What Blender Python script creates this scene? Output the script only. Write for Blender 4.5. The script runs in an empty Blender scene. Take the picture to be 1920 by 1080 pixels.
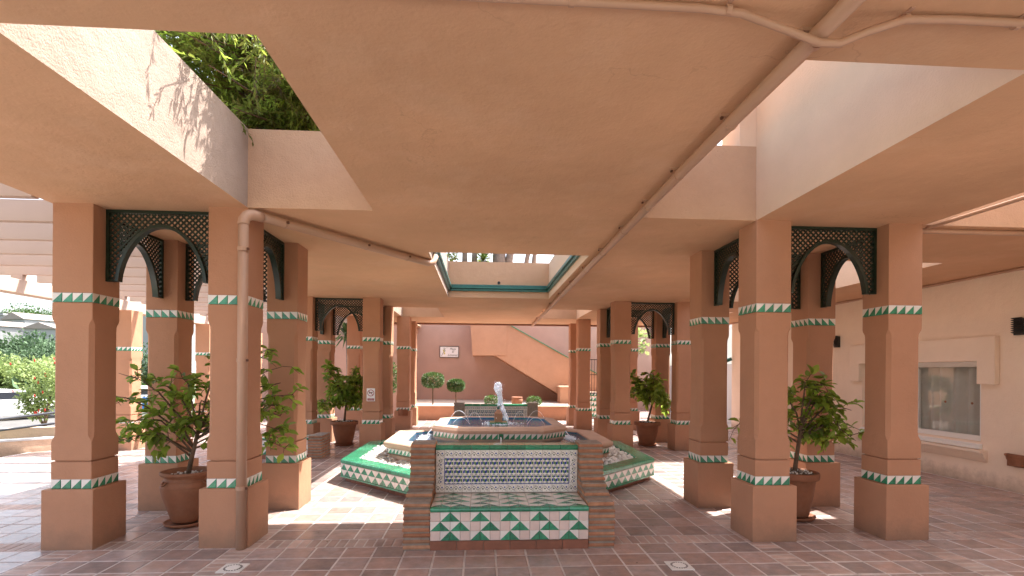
import bpy, bmesh, math, random
import numpy as np
from mathutils import Vector, Matrix
R = random.Random(7)
PI = math.pi
scene = bpy.context.scene
COL = scene.collection

# ------------------------------------------------------------------ camera, sky, sun, exposure
cam_d = bpy.data.cameras.new('camera')
cam = bpy.data.objects.new('camera', cam_d); COL.objects.link(cam)
cam_d.sensor_width = 36.0
cam_d.lens = 36.0 * 967.4 / 1920.0
cam_d.shift_y = (697.3 - 540.0) / 1920.0
cam_d.clip_start = 0.05; cam_d.clip_end = 2500
cam.matrix_world = (Matrix.Translation((0, 0, 1.851)) @ Matrix.Rotation(math.radians(-3.50), 4, 'Z')
                    @ Matrix.Rotation(math.radians(90), 4, 'X') @ Matrix.Rotation(math.radians(0.42), 4, 'Z'))
scene.camera = cam

SUN = Vector((0.56, 0.31, 1.0)).normalized()
world = bpy.data.worlds.new('World'); scene.world = world; world.use_nodes = True
wn = world.node_tree.nodes; wl = world.node_tree.links
sky = wn.new('ShaderNodeTexSky'); sky.sky_type = 'NISHITA'; sky.sun_disc = False
sky.sun_elevation = math.asin(SUN.z); sky.sun_rotation = math.atan2(SUN.x, SUN.y)
sky.air_density = 1.0; sky.dust_density = 4.0; sky.ozone_density = 1.0
bg = wn['Background']; bg.inputs['Strength'].default_value = 0.15
hs = wn.new('ShaderNodeHueSaturation'); hs.inputs['Saturation'].default_value = 0.55      # thin bright haze: a nearly white sky
wl.new(sky.outputs[0], hs.inputs['Color']); wl.new(hs.outputs[0], bg.inputs['Color'])
sun_d = bpy.data.lights.new('sun', 'SUN'); sun_d.energy = 3.6; sun_d.angle = math.radians(0.5)
sun_d.color = (1.0, 0.945, 0.87)
sun = bpy.data.objects.new('sun', sun_d); COL.objects.link(sun)
sun.rotation_euler = SUN.to_track_quat('Z', 'Y').to_euler(); sun.location = (20, 10, 40)
scene.view_settings.view_transform = 'Standard'; scene.view_settings.look = 'None'
scene.view_settings.gamma = 1.0; scene.view_settings.use_curve_mapping = False
scene.view_settings.exposure = 1.98
scene.cycles.max_bounces = 14; scene.cycles.diffuse_bounces = 8
scene.cycles.transparent_max_bounces = 12
scene.cycles.caustics_reflective = False; scene.cycles.caustics_refractive = False

# ------------------------------------------------------------------ materials
def mat(name, col, rough=0.65, noise=None, bump=None, rnd=0.0, tint=False, spec=0.5, metal=0.0, transl=0.0,
        col2=None, stain=None, coat=0.0, dirt=False, wave=None, crack=False):
    """procedural material: base colour varied by world-space noise (scale, amount), by a second colour,
    by per-piece chance (rnd) and with bump relief (scale, strength)."""
    m = bpy.data.materials.new(name); m.use_nodes = True
    nt = m.node_tree; n = nt.nodes; L = nt.links
    b = n['Principled BSDF']
    b.inputs['Roughness'].default_value = rough
    b.inputs['Specular IOR Level'].default_value = spec
    b.inputs['Metallic'].default_value = metal
    if coat: b.inputs['Coat Weight'].default_value = coat; b.inputs['Coat Roughness'].default_value = 0.08
    geo = n.new('ShaderNodeNewGeometry')
    rgb = n.new('ShaderNodeRGB'); rgb.outputs[0].default_value = (*col, 1)
    out = rgb.outputs[0]
    def nz(scale, detail=5, rough_=0.6):
        t = n.new('ShaderNodeTexNoise'); t.inputs['Scale'].default_value = scale
        t.inputs['Detail'].default_value = detail; t.inputs['Roughness'].default_value = rough_
        L.new(geo.outputs['Position'], t.inputs['Vector']); return t.outputs['Fac']
    def ramp(src, lo, hi, a=0.0, c=1.0):
        r = n.new('ShaderNodeMapRange'); r.inputs[1].default_value = lo; r.inputs[2].default_value = hi
        r.inputs[3].default_value = a; r.inputs[4].default_value = c
        L.new(src, r.inputs[0]); return r.outputs[0]
    def mixc(a, bcol, fac, mode='MIX'):
        x = n.new('ShaderNodeMix'); x.data_type = 'RGBA'; x.blend_type = mode
        if isinstance(fac, float): x.inputs[0].default_value = fac
        else: L.new(fac, x.inputs[0])
        L.new(a, x.inputs[6])
        if isinstance(bcol, tuple): x.inputs[7].default_value = (*bcol, 1)
        else: L.new(bcol, x.inputs[7])
        return x.outputs[2]
    rand = None
    if rnd or tint:
        oi = n.new('ShaderNodeObjectInfo'); rand = oi.outputs['Random']
        if tint:
            at = n.new('ShaderNodeAttribute'); at.attribute_name = 'tint'
            ad = n.new('ShaderNodeMath'); ad.operation = 'ADD'
            L.new(rand, ad.inputs[0]); L.new(at.outputs['Fac'], ad.inputs[1])
            fr = n.new('ShaderNodeMath'); fr.operation = 'FRACT'; L.new(ad.outputs[0], fr.inputs[0]); rand = fr.outputs[0]
    if col2 is not None:
        if rand is not None:
            a = n.new('ShaderNodeMath'); a.operation = 'MULTIPLY_ADD'
            L.new(rand, a.inputs[0]); a.inputs[1].default_value = 0.8
            L.new(ramp(nz(7.0), 0.3, 0.7, -0.25, 0.45), a.inputs[2]); a.use_clamp = True
            out = mixc(out, col2, a.outputs[0])
        else:
            out = mixc(out, col2, ramp(nz(noise[0] if noise else 3.0), 0.35, 0.65))
    if stain is not None:
        out = mixc(out, stain[0], ramp(nz(stain[1], 7, 0.7), stain[2], stain[3], 0.0, stain[4]))
    if crack:     # hairline cracks, broken up
        vo = n.new('ShaderNodeTexVoronoi'); vo.feature = 'DISTANCE_TO_EDGE'; vo.inputs['Scale'].default_value = 0.55
        vm = n.new('ShaderNodeVectorMath'); vm.operation = 'MULTIPLY_ADD'; L.new(geo.outputs['Position'], vm.inputs[0]); vm.inputs[1].default_value = (1, 1, 1)
        tc = n.new('ShaderNodeTexNoise'); tc.inputs['Scale'].default_value = 2.5; tc.inputs['Detail'].default_value = 6; L.new(geo.outputs['Position'], tc.inputs['Vector'])
        L.new(tc.outputs['Color'], vm.inputs[2]); L.new(vm.outputs[0], vo.inputs['Vector'])
        ml = n.new('ShaderNodeMath'); ml.operation = 'MULTIPLY'; L.new(ramp(vo.outputs['Distance'], 0.0, 0.005, 0.2, 0.0), ml.inputs[0]); L.new(ramp(nz(0.8), 0.5, 0.6), ml.inputs[1])
        out = mixc(out, (0.20, 0.11, 0.07), ml.outputs[0])
    if dirt:      # splash marks near the paving
        sx = n.new('ShaderNodeSeparateXYZ'); L.new(geo.outputs['Position'], sx.inputs[0])
        ad = n.new('ShaderNodeMath'); ad.operation = 'MULTIPLY_ADD'; L.new(nz(6.0, 7, 0.75), ad.inputs[0]); ad.inputs[1].default_value = 0.30; L.new(ramp(sx.outputs['Z'], 0.0, 0.5, 0.22, -0.12), ad.inputs[2])
        out = mixc(out, (0.22, 0.15, 0.11), ramp(ad.outputs[0], 0.2, 0.4, 0.0, 0.68))
    hsv = n.new('ShaderNodeHueSaturation'); L.new(out, hsv.inputs['Color'])
    v = None
    if noise: v = ramp(nz(noise[0]), 0.25, 0.75, 1 - noise[1], 1 + noise[1])
    if rnd:
        r2 = n.new('ShaderNodeMath'); r2.operation = 'MULTIPLY'; L.new(rand, r2.inputs[0]); r2.inputs[1].default_value = 7.31
        f2 = n.new('ShaderNodeMath'); f2.operation = 'FRACT'; L.new(r2.outputs[0], f2.inputs[0])
        w = ramp(f2.outputs[0], 0, 1, 1 - rnd, 1 + rnd)
        if v is None: v = w
        else:
            mm = n.new('ShaderNodeMath'); mm.operation = 'MULTIPLY'; L.new(v, mm.inputs[0]); L.new(w, mm.inputs[1]); v = mm.outputs[0]
    if v is not None: L.new(v, hsv.inputs['Value'])
    L.new(hsv.outputs[0], b.inputs['Base Color'])
    if bump:
        bp = n.new('ShaderNodeBump'); bp.inputs['Strength'].default_value = bump[1]
        bp.inputs['Distance'].default_value = bump[2] if len(bump) > 2 else 0.01
        L.new(nz(bump[0], 6, 0.65), bp.inputs['Height']); L.new(bp.outputs[0], b.inputs['Normal'])
        if wave:      # hand-floated unevenness
            b2 = n.new('ShaderNodeBump'); b2.inputs['Strength'].default_value = wave[1]; b2.inputs['Distance'].default_value = 0.03
            L.new(nz(wave[0], 3, 0.5), b2.inputs['Height']); L.new(b2.outputs[0], bp.inputs['Normal'])
    if transl:
        tr = n.new('ShaderNodeBsdfTranslucent'); ms = n.new('ShaderNodeMixShader'); ms.inputs[0].default_value = transl
        g = n.new('ShaderNodeHueSaturation'); g.inputs['Value'].default_value = 1.6; g.inputs['Hue'].default_value = 0.485
        L.new(hsv.outputs[0], g.inputs['Color']); L.new(g.outputs[0], tr.inputs['Color'])
        L.new(b.outputs[0], ms.inputs[1]); L.new(tr.outputs[0], ms.inputs[2])
        L.new(ms.outputs[0], n['Material Output'].inputs['Surface'])
    return m

M = {}
M['stucco'] = mat('salmon_stucco', (0.475, 0.252, 0.157), 0.85, (1.1, 0.08), (55, 0.5, 0.008), spec=0.2, stain=((0.39, 0.20, 0.12), 0.9, 0.48, 0.72, 0.5), dirt=True, wave=(5.0, 0.35))
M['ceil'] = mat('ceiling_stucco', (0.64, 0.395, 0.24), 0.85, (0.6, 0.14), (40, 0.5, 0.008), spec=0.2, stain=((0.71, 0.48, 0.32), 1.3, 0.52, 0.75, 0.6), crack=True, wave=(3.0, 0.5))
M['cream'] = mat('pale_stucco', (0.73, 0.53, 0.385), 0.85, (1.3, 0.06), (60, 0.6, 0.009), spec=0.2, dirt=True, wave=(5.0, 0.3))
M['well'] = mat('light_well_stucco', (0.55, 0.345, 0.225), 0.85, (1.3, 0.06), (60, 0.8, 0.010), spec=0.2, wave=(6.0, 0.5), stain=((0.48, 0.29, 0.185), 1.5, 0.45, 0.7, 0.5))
M['wells'] = mat('dimmed_sunny_well_stucco', (0.37, 0.285, 0.235), 0.85, (1.3, 0.07), (60, 0.9, 0.012), spec=0.2, wave=(6.0, 0.6), stain=((0.32, 0.24, 0.195), 1.5, 0.45, 0.7, 0.5))  # same paint as the other well walls, colour darkened to offset the sun
M['house'] = mat('cream_house_stucco', (0.84, 0.70, 0.575), 0.85, (1.3, 0.05), (60, 0.6, 0.009), spec=0.2, dirt=True, wave=(5.0, 0.35), stain=((0.78, 0.63, 0.51), 1.1, 0.48, 0.75, 0.5))
M['mauve'] = mat('mauve_stucco', (0.47, 0.31, 0.255), 0.85, (1.0, 0.08), (40, 0.4, 0.006), spec=0.2, stain=((0.43, 0.29, 0.24), 0.7, 0.45, 0.7, 0.5))
M['pergola'] = mat('pergola_paint', (0.50, 0.375, 0.31), 0.8, (1.4, 0.05), (50, 0.25, 0.004), spec=0.2)
M['pipe'] = mat('painted_pipe', (0.47, 0.29, 0.20), 0.5, (2.0, 0.06))
M['pipedark'] = mat('brown_conduit', (0.26, 0.12, 0.075), 0.55, (2.0, 0.06))
M['rust'] = mat('rusty_clip', (0.12, 0.05, 0.03), 0.8)
M['green'] = mat('green_glaze', (0.04, 0.255, 0.14), 0.22, (28, 0.35), (30, 0.12, 0.002), rnd=0.22, tint=True, coat=0.3)
M['white'] = mat('white_glaze', (0.80, 0.77, 0.73), 0.25, (18, 0.06), (30, 0.1, 0.002), rnd=0.07, tint=True, coat=0.3)
M['pinkw'] = mat('blush_glaze', (0.72, 0.58, 0.53), 0.25, (18, 0.06), (30, 0.1, 0.002), rnd=0.07, tint=True, coat=0.3)
M['blue'] = mat('blue_glaze', (0.018, 0.045, 0.27), 0.25, (25, 0.2), rnd=0.12)
M['olive'] = mat('leaf_green_glaze', (0.10, 0.21, 0.075), 0.25, (25, 0.2), rnd=0.12)
M['ink'] = mat('dark_glaze', (0.03, 0.04, 0.035), 0.3)
M['grout'] = mat('grout', (0.56, 0.51, 0.49), 0.9, (9, 0.2), (60, 0.5, 0.004), stain=((0.33, 0.28, 0.26), 1.2, 0.5, 0.7, 0.7))
M['terra'] = mat('terracotta_tile', (0.42, 0.29, 0.25), 0.27, (9, 0.2), (35, 0.35, 0.004), rnd=0.22, tint=True, col2=(0.31, 0.26, 0.255), stain=((0.50, 0.44, 0.42), 5.0, 0.52, 0.74, 0.55))
M['pbrick'] = mat('paving_brick', (0.45, 0.31, 0.26), 0.6, (9, 0.2), (40, 0.4, 0.004), rnd=0.2, tint=True, col2=(0.34, 0.26, 0.23), stain=((0.50, 0.42, 0.37), 5.0, 0.5, 0.72, 0.5))
M['skirt'] = mat('terracotta_skirting', (0.25, 0.10, 0.06), 0.55, (8, 0.2), (35, 0.3, 0.004), rnd=0.15, tint=True)
M['brick'] = mat('handmade_brick', (0.40, 0.165, 0.085), 0.85, (14, 0.28), (45, 0.7, 0.006), rnd=0.22, tint=True, col2=(0.36, 0.20, 0.12))
M['mortar'] = mat('mortar', (0.30, 0.255, 0.215), 0.95, (14, 0.25), (60, 0.7, 0.006))
M['pot'] = mat('terracotta_pot', (0.27, 0.11, 0.055), 0.7, (6, 0.16), (30, 0.3, 0.004), stain=((0.36, 0.20, 0.125), 4, 0.5, 0.75, 0.45))
M['soil'] = mat('soil', (0.10, 0.065, 0.04), 0.95, (20, 0.4), (60, 0.8, 0.01))
M['pebble'] = mat('white_pebble', (0.72, 0.70, 0.67), 0.7, (25, 0.12), (60, 0.2, 0.003), tint=True, rnd=0.12)
M['lattice'] = mat('dark_green_paint', (0.009, 0.022, 0.013), 0.33, (10, 0.25), (60, 0.15, 0.002))
M['teal'] = mat('teal_painted_steel', (0.02, 0.13, 0.115), 0.4, (8, 0.2))
M['bark'] = mat('bark', (0.13, 0.085, 0.055), 0.9, (14, 0.35), (40, 0.8, 0.008))
M['barkg'] = mat('grey_bark', (0.20, 0.175, 0.15), 0.9, (14, 0.35), (40, 0.8, 0.01))
M['leaf'] = mat('lemon_leaf', (0.20, 0.31, 0.05), 0.38, (6, 0.15), rnd=0.3, tint=True, transl=0.6)
M['leafd'] = mat('dark_leaf', (0.06, 0.12, 0.03), 0.45, (5, 0.3), rnd=0.45, tint=True, transl=0.25)
M['box'] = mat('boxwood_leaf', (0.06, 0.125, 0.025), 0.5, (9, 0.3), rnd=0.4, tint=True, transl=0.25)
M['conifer'] = mat('conifer_spray', (0.22, 0.36, 0.05), 0.55, (2.2, 0.5), rnd=0.5, tint=True, transl=0.6, col2=(0.10, 0.075, 0.025))
M['grass'] = mat('pale_green_leaf', (0.21, 0.28, 0.10), 0.55, (2, 0.3), rnd=0.4, tint=True, transl=0.35)
M['yucca'] = mat('yucca_leaf', (0.16, 0.27, 0.05), 0.5, (2, 0.2), rnd=0.3, tint=True, transl=0.4)
M['hilltree'] = mat('hill_foliage', (0.07, 0.125, 0.06), 0.7, (0.5, 0.3), rnd=0.4, tint=True, transl=0.2)
M['red'] = mat('red_flower', (0.55, 0.05, 0.03), 0.6, transl=0.2)
M['housew'] = mat('white_render', (0.60, 0.60, 0.60), 0.8, (0.5, 0.05))
M['roofp'] = mat('pale_roof_tile', (0.30, 0.25, 0.225), 0.8, (3, 0.15), (8, 0.3, 0.05))
M['dark'] = mat('dark_window', (0.03, 0.035, 0.045), 0.15)
M['greyglass'] = mat('grey_shutter', (0.30, 0.33, 0.35), 0.4)
M['steel'] = mat('grey_painted_steel', (0.10, 0.10, 0.115), 0.4, (8, 0.1))
M['black'] = mat('black_metal', (0.012, 0.012, 0.012), 0.45)
M['pvc'] = mat('white_frame', (0.80, 0.80, 0.78), 0.35)
M['curtain'] = mat('grey_curtain', (0.56, 0.55, 0.53), 0.9, (4, 0.08))
M['signw'] = mat('white_sign', (0.82, 0.82, 0.84), 0.35)
M['signr'] = mat('red_sign', (0.30, 0.012, 0.03), 0.4)
M['yellow'] = mat('lemon_glaze', (0.62, 0.56, 0.12), 0.3)
M['carw'] = mat('white_car_paint', (0.78, 0.78, 0.79), 0.25, coat=0.6)
M['carred'] = mat('red_lens', (0.45, 0.01, 0.01), 0.25)
M['tyre'] = mat('tyre', (0.02, 0.02, 0.02), 0.8)
M['bluep'] = mat('blue_panel', (0.02, 0.20, 0.62), 0.4, (3, 0.2))
M['asphalt'] = mat('asphalt', (0.11, 0.105, 0.10), 0.9, (2, 0.2), (40, 0.4, 0.01))
M['earth'] = mat('dry_earth', (0.24, 0.20, 0.14), 0.95, (0.6, 0.25), (10, 0.5, 0.05), col2=(0.12, 0.15, 0.06))
M['scrub'] = mat('hillside_scrub', (0.055, 0.09, 0.035), 0.95, (0.25, 0.35), (1.5, 0.8, 0.4), col2=(0.14, 0.13, 0.07))
M['gravel'] = mat('pale_gravel', (0.50, 0.44, 0.38), 0.95, (30, 0.3), (60, 0.9, 0.01))
M['drain'] = mat('white_plate', (0.70, 0.70, 0.68), 0.4)
M['mosaic'] = mat('pool_mosaic', (0.025, 0.09, 0.42), 0.3, (30, 0.35), col2=(0.03, 0.30, 0.26))
M['foam'] = mat('foam', (0.93, 0.95, 0.98), 0.3, (40, 0.05), transl=0.35)
M['stone'] = mat('fountain_render', (0.55, 0.375, 0.285), 0.8, (2.0, 0.08), (50, 0.6, 0.008), spec=0.25, stain=((0.42, 0.29, 0.225), 3.0, 0.5, 0.7, 0.6))

def schlick(n, L, normal):
    """mirror share of a clear surface by angle, the same from both sides"""
    g = n.new('ShaderNodeNewGeometry'); d = n.new('ShaderNodeVectorMath'); d.operation = 'DOT_PRODUCT'
    L.new(g.outputs['Incoming'], d.inputs[0]); L.new(normal if normal is not None else g.outputs['Normal'], d.inputs[1])
    def mth(op, a, b):
        x = n.new('ShaderNodeMath'); x.operation = op; x.use_clamp = op == 'SUBTRACT'
        for i_, v in enumerate((a, b)):
            if v is None: continue
            if isinstance(v, float): x.inputs[i_].default_value = v
            else: L.new(v, x.inputs[i_])
        return x
    a = mth('ABSOLUTE', d.outputs['Value'], None); o = mth('SUBTRACT', 1.0, a.outputs[0])
    pw_ = mth('POWER', o.outputs[0], 5.0); ml = mth('MULTIPLY', pw_.outputs[0], 0.95); return mth('ADD', ml.outputs[0], 0.045)
def water_mat():
    m = bpy.data.materials.new('pool_water'); m.use_nodes = True
    nt = m.node_tree; n = nt.nodes; L = nt.links
    n.remove(n['Principled BSDF'])
    geo = n.new('ShaderNodeNewGeometry')
    t = n.new('ShaderNodeTexNoise'); t.inputs['Scale'].default_value = 9; t.inputs['Detail'].default_value = 4
    t.inputs['Distortion'].default_value = 1.2
    L.new(geo.outputs['Position'], t.inputs['Vector'])
    bp = n.new('ShaderNodeBump'); bp.inputs['Strength'].default_value = 0.55; bp.inputs['Distance'].default_value = 0.03
    L.new(t.outputs['Fac'], bp.inputs['Height'])
    g = n.new('ShaderNodeBsdfGlossy'); g.inputs['Roughness'].default_value = 0.04; L.new(bp.outputs[0], g.inputs['Normal'])
    tr = n.new('ShaderNodeBsdfTransparent'); tr.inputs['Color'].default_value = (0.72, 0.88, 0.93, 1)
    fr = schlick(n, L, bp.outputs[0])
    mx = n.new('ShaderNodeMixShader'); L.new(fr.outputs[0], mx.inputs[0]); L.new(tr.outputs[0], mx.inputs[1]); L.new(g.outputs[0], mx.inputs[2])
    L.new(mx.outputs[0], n['Material Output'].inputs['Surface'])
    return m
M['water'] = water_mat()

def glass_mat():
    m = bpy.data.materials.new('window_glass'); m.use_nodes = True
    n = m.node_tree.nodes; L = m.node_tree.links
    n.remove(n['Principled BSDF'])
    g = n.new('ShaderNodeBsdfGlossy'); g.inputs['Roughness'].default_value = 0.02
    tr = n.new('ShaderNodeBsdfTransparent'); tr.inputs['Color'].default_value = (0.95, 0.97, 0.96, 1)
    fr = schlick(n, L, None)
    mx = n.new('ShaderNodeMixShader'); L.new(fr.outputs[0], mx.inputs[0]); L.new(tr.outputs[0], mx.inputs[1]); L.new(g.outputs[0], mx.inputs[2])
    L.new(mx.outputs[0], n['Material Output'].inputs['Surface'])
    return m
M['glass'] = glass_mat()

# ------------------------------------------------------------------ mesh helpers
class MB:
    """collects geometry for ONE mesh"""
    def __init__(s): s.v = []; s.f = []; s.m = []; s.mats = []; s.t = []; s.tint = 0.0; s.cache = None
    def mi(s, k):
        if k not in s.mats: s.mats.append(k)
        return s.mats.index(k)
    def face(s, pts, k):
        b = len(s.v); s.v += [tuple(p) for p in pts]; s.f.append(tuple(range(b, b + len(pts)))); s.m.append(s.mi(k)); s.t.append(s.tint)
    def poly(s, vs, fs, k):
        b = len(s.v); s.v += [tuple(p) for p in vs]; i = s.mi(k)
        for f in fs: s.f.append(tuple(b + q for q in f)); s.m.append(i); s.t.append(s.tint)
    def box(s, x0, x1, y0, y1, z0, z1, k, Mx=None):
        vs = [(x0, y0, z0), (x1, y0, z0), (x1, y1, z0), (x0, y1, z0), (x0, y0, z1), (x1, y0, z1), (x1, y1, z1), (x0, y1, z1)]
        if Mx is not None: vs = [Mx @ Vector(p) for p in vs]
        s.poly(vs, [(0, 3, 2, 1), (4, 5, 6, 7), (0, 1, 5, 4), (1, 2, 6, 5), (2, 3, 7, 6), (3, 0, 4, 7)], k)
    def loft(s, rings, k, cap0=False, cap1=False, closed=True):
        n = len(rings[0]); vs = [p for r in rings for p in r]; fs = []
        for i in range(len(rings) - 1):
            for j in range(n if closed else n - 1):
                a = i * n + j; b = i * n + (j + 1) % n
                fs.append((a, b, b + n, a + n))
        if cap0: fs.append(tuple(reversed(range(n))))
        if cap1: fs.append(tuple(range((len(rings) - 1) * n, len(rings) * n)))
        s.poly(vs, fs, k)
    def tube(s, pts, rad, k, n=8, cap=True):
        pts = [Vector(p) for p in pts]; rings = []
        rr = rad if isinstance(rad, (list, tuple)) else [rad] * len(pts)
        up = Vector((0, 0, 1)); prev = None
        for i, p in enumerate(pts):
            d = (pts[min(i + 1, len(pts) - 1)] - pts[max(i - 1, 0)]).normalized()
            if prev is None:
                a = d.cross(up)
                if a.length < 1e-3: a = d.cross(Vector((1, 0, 0)))
            else: a = prev - d * prev.dot(d)
            a.normalize(); prev = a; c = d.cross(a)
            rings.append([p + (a * math.cos(2 * PI * j / n) + c * math.sin(2 * PI * j / n)) * rr[i] for j in range(n)])
        s.loft(rings, k, cap, cap)
    def lathe(s, prof, k, n=24, c=(0, 0), cap0=False, cap1=False):
        s.loft([[(c[0] + r * math.cos(2 * PI * j / n), c[1] + r * math.sin(2 * PI * j / n), z) for j in range(n)] for r, z in prof], k, cap0, cap1)
    def add(s, o, Mx=None, tint=None):
        b = len(s.v)
        s.v += [tuple(Mx @ Vector(p)) for p in o.v] if Mx is not None else o.v
        idx = [s.mi(k) for k in o.mats]
        for f, m_, t in zip(o.f, o.m, o.t):
            s.f.append(tuple(b + q for q in f)); s.m.append(idx[m_]); s.t.append(t if tint is None else tint)
    def mesh(s, name, smooth=False, bevel=0.0, fixn=True):
        if s.cache: return s.cache
        me = bpy.data.meshes.new(name); me.from_pydata(s.v, [], s.f)
        for k in s.mats: me.materials.append(M[k])
        me.polygons.foreach_set('material_index', s.m)
        if any(t for t in s.t):
            a = me.attributes.new('tint', 'FLOAT', 'FACE'); a.data.foreach_set('value', s.t)
        if bevel or fixn:
            bm = bmesh.new(); bm.from_mesh(me)
            if bevel:
                bmesh.ops.remove_doubles(bm, verts=bm.verts, dist=1e-5)
                bmesh.ops.recalc_face_normals(bm, faces=bm.faces)
                es = [e for e in bm.edges if len(e.link_faces) == 2 and e.calc_face_angle(0) > 0.7]
                bmesh.ops.bevel(bm, geom=es, offset=bevel, segments=2, affect='EDGES', profile=0.6, clamp_overlap=True)
            else: bmesh.ops.recalc_face_normals(bm, faces=bm.faces)
            bm.to_mesh(me); bm.free()
        if smooth: me.polygons.foreach_set('use_smooth', [True] * len(me.polygons))
        me.update(); s.cache = me
        return me

def link(name, me, parent=None, Mx=None):
    o = bpy.data.objects.new(name, me); COL.objects.link(o)
    if parent: o.parent = parent
    if Mx is not None: o.matrix_local = Mx if parent else Mx
    return o
def obj(name, mb, parent=None, Mx=None, smooth=False, bevel=0.0, stuff=False, fixn=True):
    o = link(name, mb.mesh(name, smooth, bevel, fixn), parent, Mx)
    if stuff: o['kind'] = 'stuff'
    return o
def tag(o, label, cat, group=None):
    o['label'] = label; o['category'] = cat
    if group: o['group'] = group
    return o
def thing(name, label, cat, loc=(0, 0, 0), rz=0.0, group=None):
    o = bpy.data.objects.new(name, None); COL.objects.link(o); o.empty_display_size = 0.2
    o.location = loc; o.rotation_euler = (0, 0, rz)
    return tag(o, label, cat, group)
def structure(name, mb, **kw):
    o = obj(name, mb, **kw); o['kind'] = 'structure'; return o
def copy_thing(root, loc, rz, label):
    c = root.copy(); COL.objects.link(c); c.location = loc; c.rotation_euler = (0, 0, rz); c['label'] = label
    for ch in root.children:
        d = ch.copy(); COL.objects.link(d); d.parent = c
        for g in ch.children:
            e = g.copy(); COL.objects.link(e); e.parent = d
    return c
def T(x, y, z): return Matrix.Translation((x, y, z))
def RZ(a): return Matrix.Rotation(a, 4, 'Z')
def RX(a): return Matrix.Rotation(a, 4, 'X')
def RY(a): return Matrix.Rotation(a, 4, 'Y')

def octa(a, c, z):
    """chamfered square: half size a, corner cut c"""
    return [(-a + c, -a, z), (a - c, -a, z), (a, -a + c, z), (a, a - c, z), (a - c, a, z), (-a + c, a, z), (-a, a - c, z), (-a, -a + c, z)]
REG = 2 - math.sqrt(2)

# ---- glazed tile shapes (front face looks along -Y, centred on the origin)
TW = 0.1
def tile_mb(kind, w=0.096, h=0.096, d=0.013):
    mb = MB(); a, b = w / 2, h / 2; e = 0.004
    F = [(-a + e, -d, -b + e), (a - e, -d, -b + e), (a - e, -d, b - e), (-a + e, -d, b - e)]
    S = [(-a, -d + e * .6, -b), (a, -d + e * .6, -b), (a, -d + e * .6, b), (-a, -d + e * .6, b)]
    B = [(-a, 0, -b), (a, 0, -b), (a, 0, b), (-a, 0, b)]
    base = {'g': 'green', 'p': 'pinkw', 's': 'skirt'}.get(kind, 'white')
    if kind in ('lr', 'll'):
        if kind == 'lr': mb.face([F[0], F[1], F[2]], 'green'); mb.face([F[0], F[2], F[3]], 'white'); sm = ['green', 'green', 'white', 'white']
        else: mb.face([F[0], F[1], F[3]], 'green'); mb.face([F[1], F[2], F[3]], 'white'); sm = ['green', 'white', 'white', 'green']
    else:
        mb.face(F, base); sm = [base] * 4
    for i in range(4):
        j = (i + 1) % 4
        mb.face([F[j], F[i], S[i], S[j]], sm[i]); mb.face([S[j], S[i], B[i], B[j]], sm[i])
    if kind == 'cube':      # tumbling-block print
        def clip(poly):
            for ax, sg in ((0, 1), (0, -1), (1, 1), (1, -1)):
                lim = (a - e) if ax == 0 else (b - e); o = []
                for i in range(len(poly)):
                    p, q = poly[i], poly[(i + 1) % len(poly)]
                    ip = sg * p[ax] <= lim + 1e-9; iq = sg * q[ax] <= lim + 1e-9
                    if ip: o.append(p)
                    if ip != iq:
                        t = (sg * lim - p[ax]) / (q[ax] - p[ax]); o.append((p[0] + t * (q[0] - p[0]), p[1] + t * (q[1] - p[1])))
                poly = o
                if not poly: return None
            return poly
        wv, h1, h2 = 0.05, 0.032, 0.018
        for jj in range(-2, 3):
            for ii in range(-2, 3):
                cx = (ii + 0.5 * (jj % 2)) * wv; cz = jj * 0.05
                for pts, k in (([(-wv / 2, h2), (0, 2 * h2 - h1), (0, -h1), (-wv / 2, -h2)], 'olive'),
                               ([(wv / 2, h2), (wv / 2, -h2), (0, -h1), (0, 2 * h2 - h1)], 'blue')):
                    pp = clip([(cx + u * 0.96, cz + v * 0.96) for u, v in pts])
                    if pp: mb.face([(u, -d - 0.0007, v) for u, v in pp], k)
    if kind in ('vine', 'corner'):
        y = -d - 0.0007
        if kind == 'vine':
            P = [(x / 24 * 0.092 - 0.046, 0.021 * math.sin(2 * PI * x / 24)) for x in range(25)]
        else:
            P = [(0.046 * t - 0.0, 0.0) for t in (1, 0.8)] + [(0.02 * math.cos(t * .5) - 0.005, 0.02 * math.sin(t * .5) - 0.005) for t in range(0, 9)] + [(0, -0.03), (0, -0.046)]
        for i in range(len(P) - 1):
            (u0, v0), (u1, v1) = P[i], P[i + 1]; l = math.hypot(u1 - u0, v1 - v0) or 1
            nx, nz_ = -(v1 - v0) / l * 0.0026, (u1 - u0) / l * 0.0026
            mb.face([(u0 - nx, y, v0 - nz_), (u1 - nx, y, v1 - nz_), (u1 + nx, y, v1 + nz_), (u0 + nx, y, v0 + nz_)], 'ink')
        def blob(cx, cz, r, k, n=7):
            mb.face([(cx + r * (1 if i % 2 else .6) * math.cos(2 * PI * i / (2 * n)), y - 0.0005, cz + r * (1 if i % 2 else .6) * math.sin(2 * PI * i / (2 * n))) for i in range(2 * n)], k)
        blob(-0.023, -0.008, 0.0125, 'ink'); blob(0.023, 0.008, 0.0125, 'blue'); blob(-0.023, -0.009, 0.006, 'olive')
        blob(0.036, -0.032, 0.005, 'ink'); blob(-0.036, 0.03, 0.005, 'ink'); blob(0.006, 0.033, 0.0045, 'ink'); blob(-.004, -.034, .0045, 'ink')
    return mb
TILE = {k: tile_mb(k) for k in ('lr', 'll', 'w', 'p', 'g', 'cube', 'vine', 'corner')}

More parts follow.
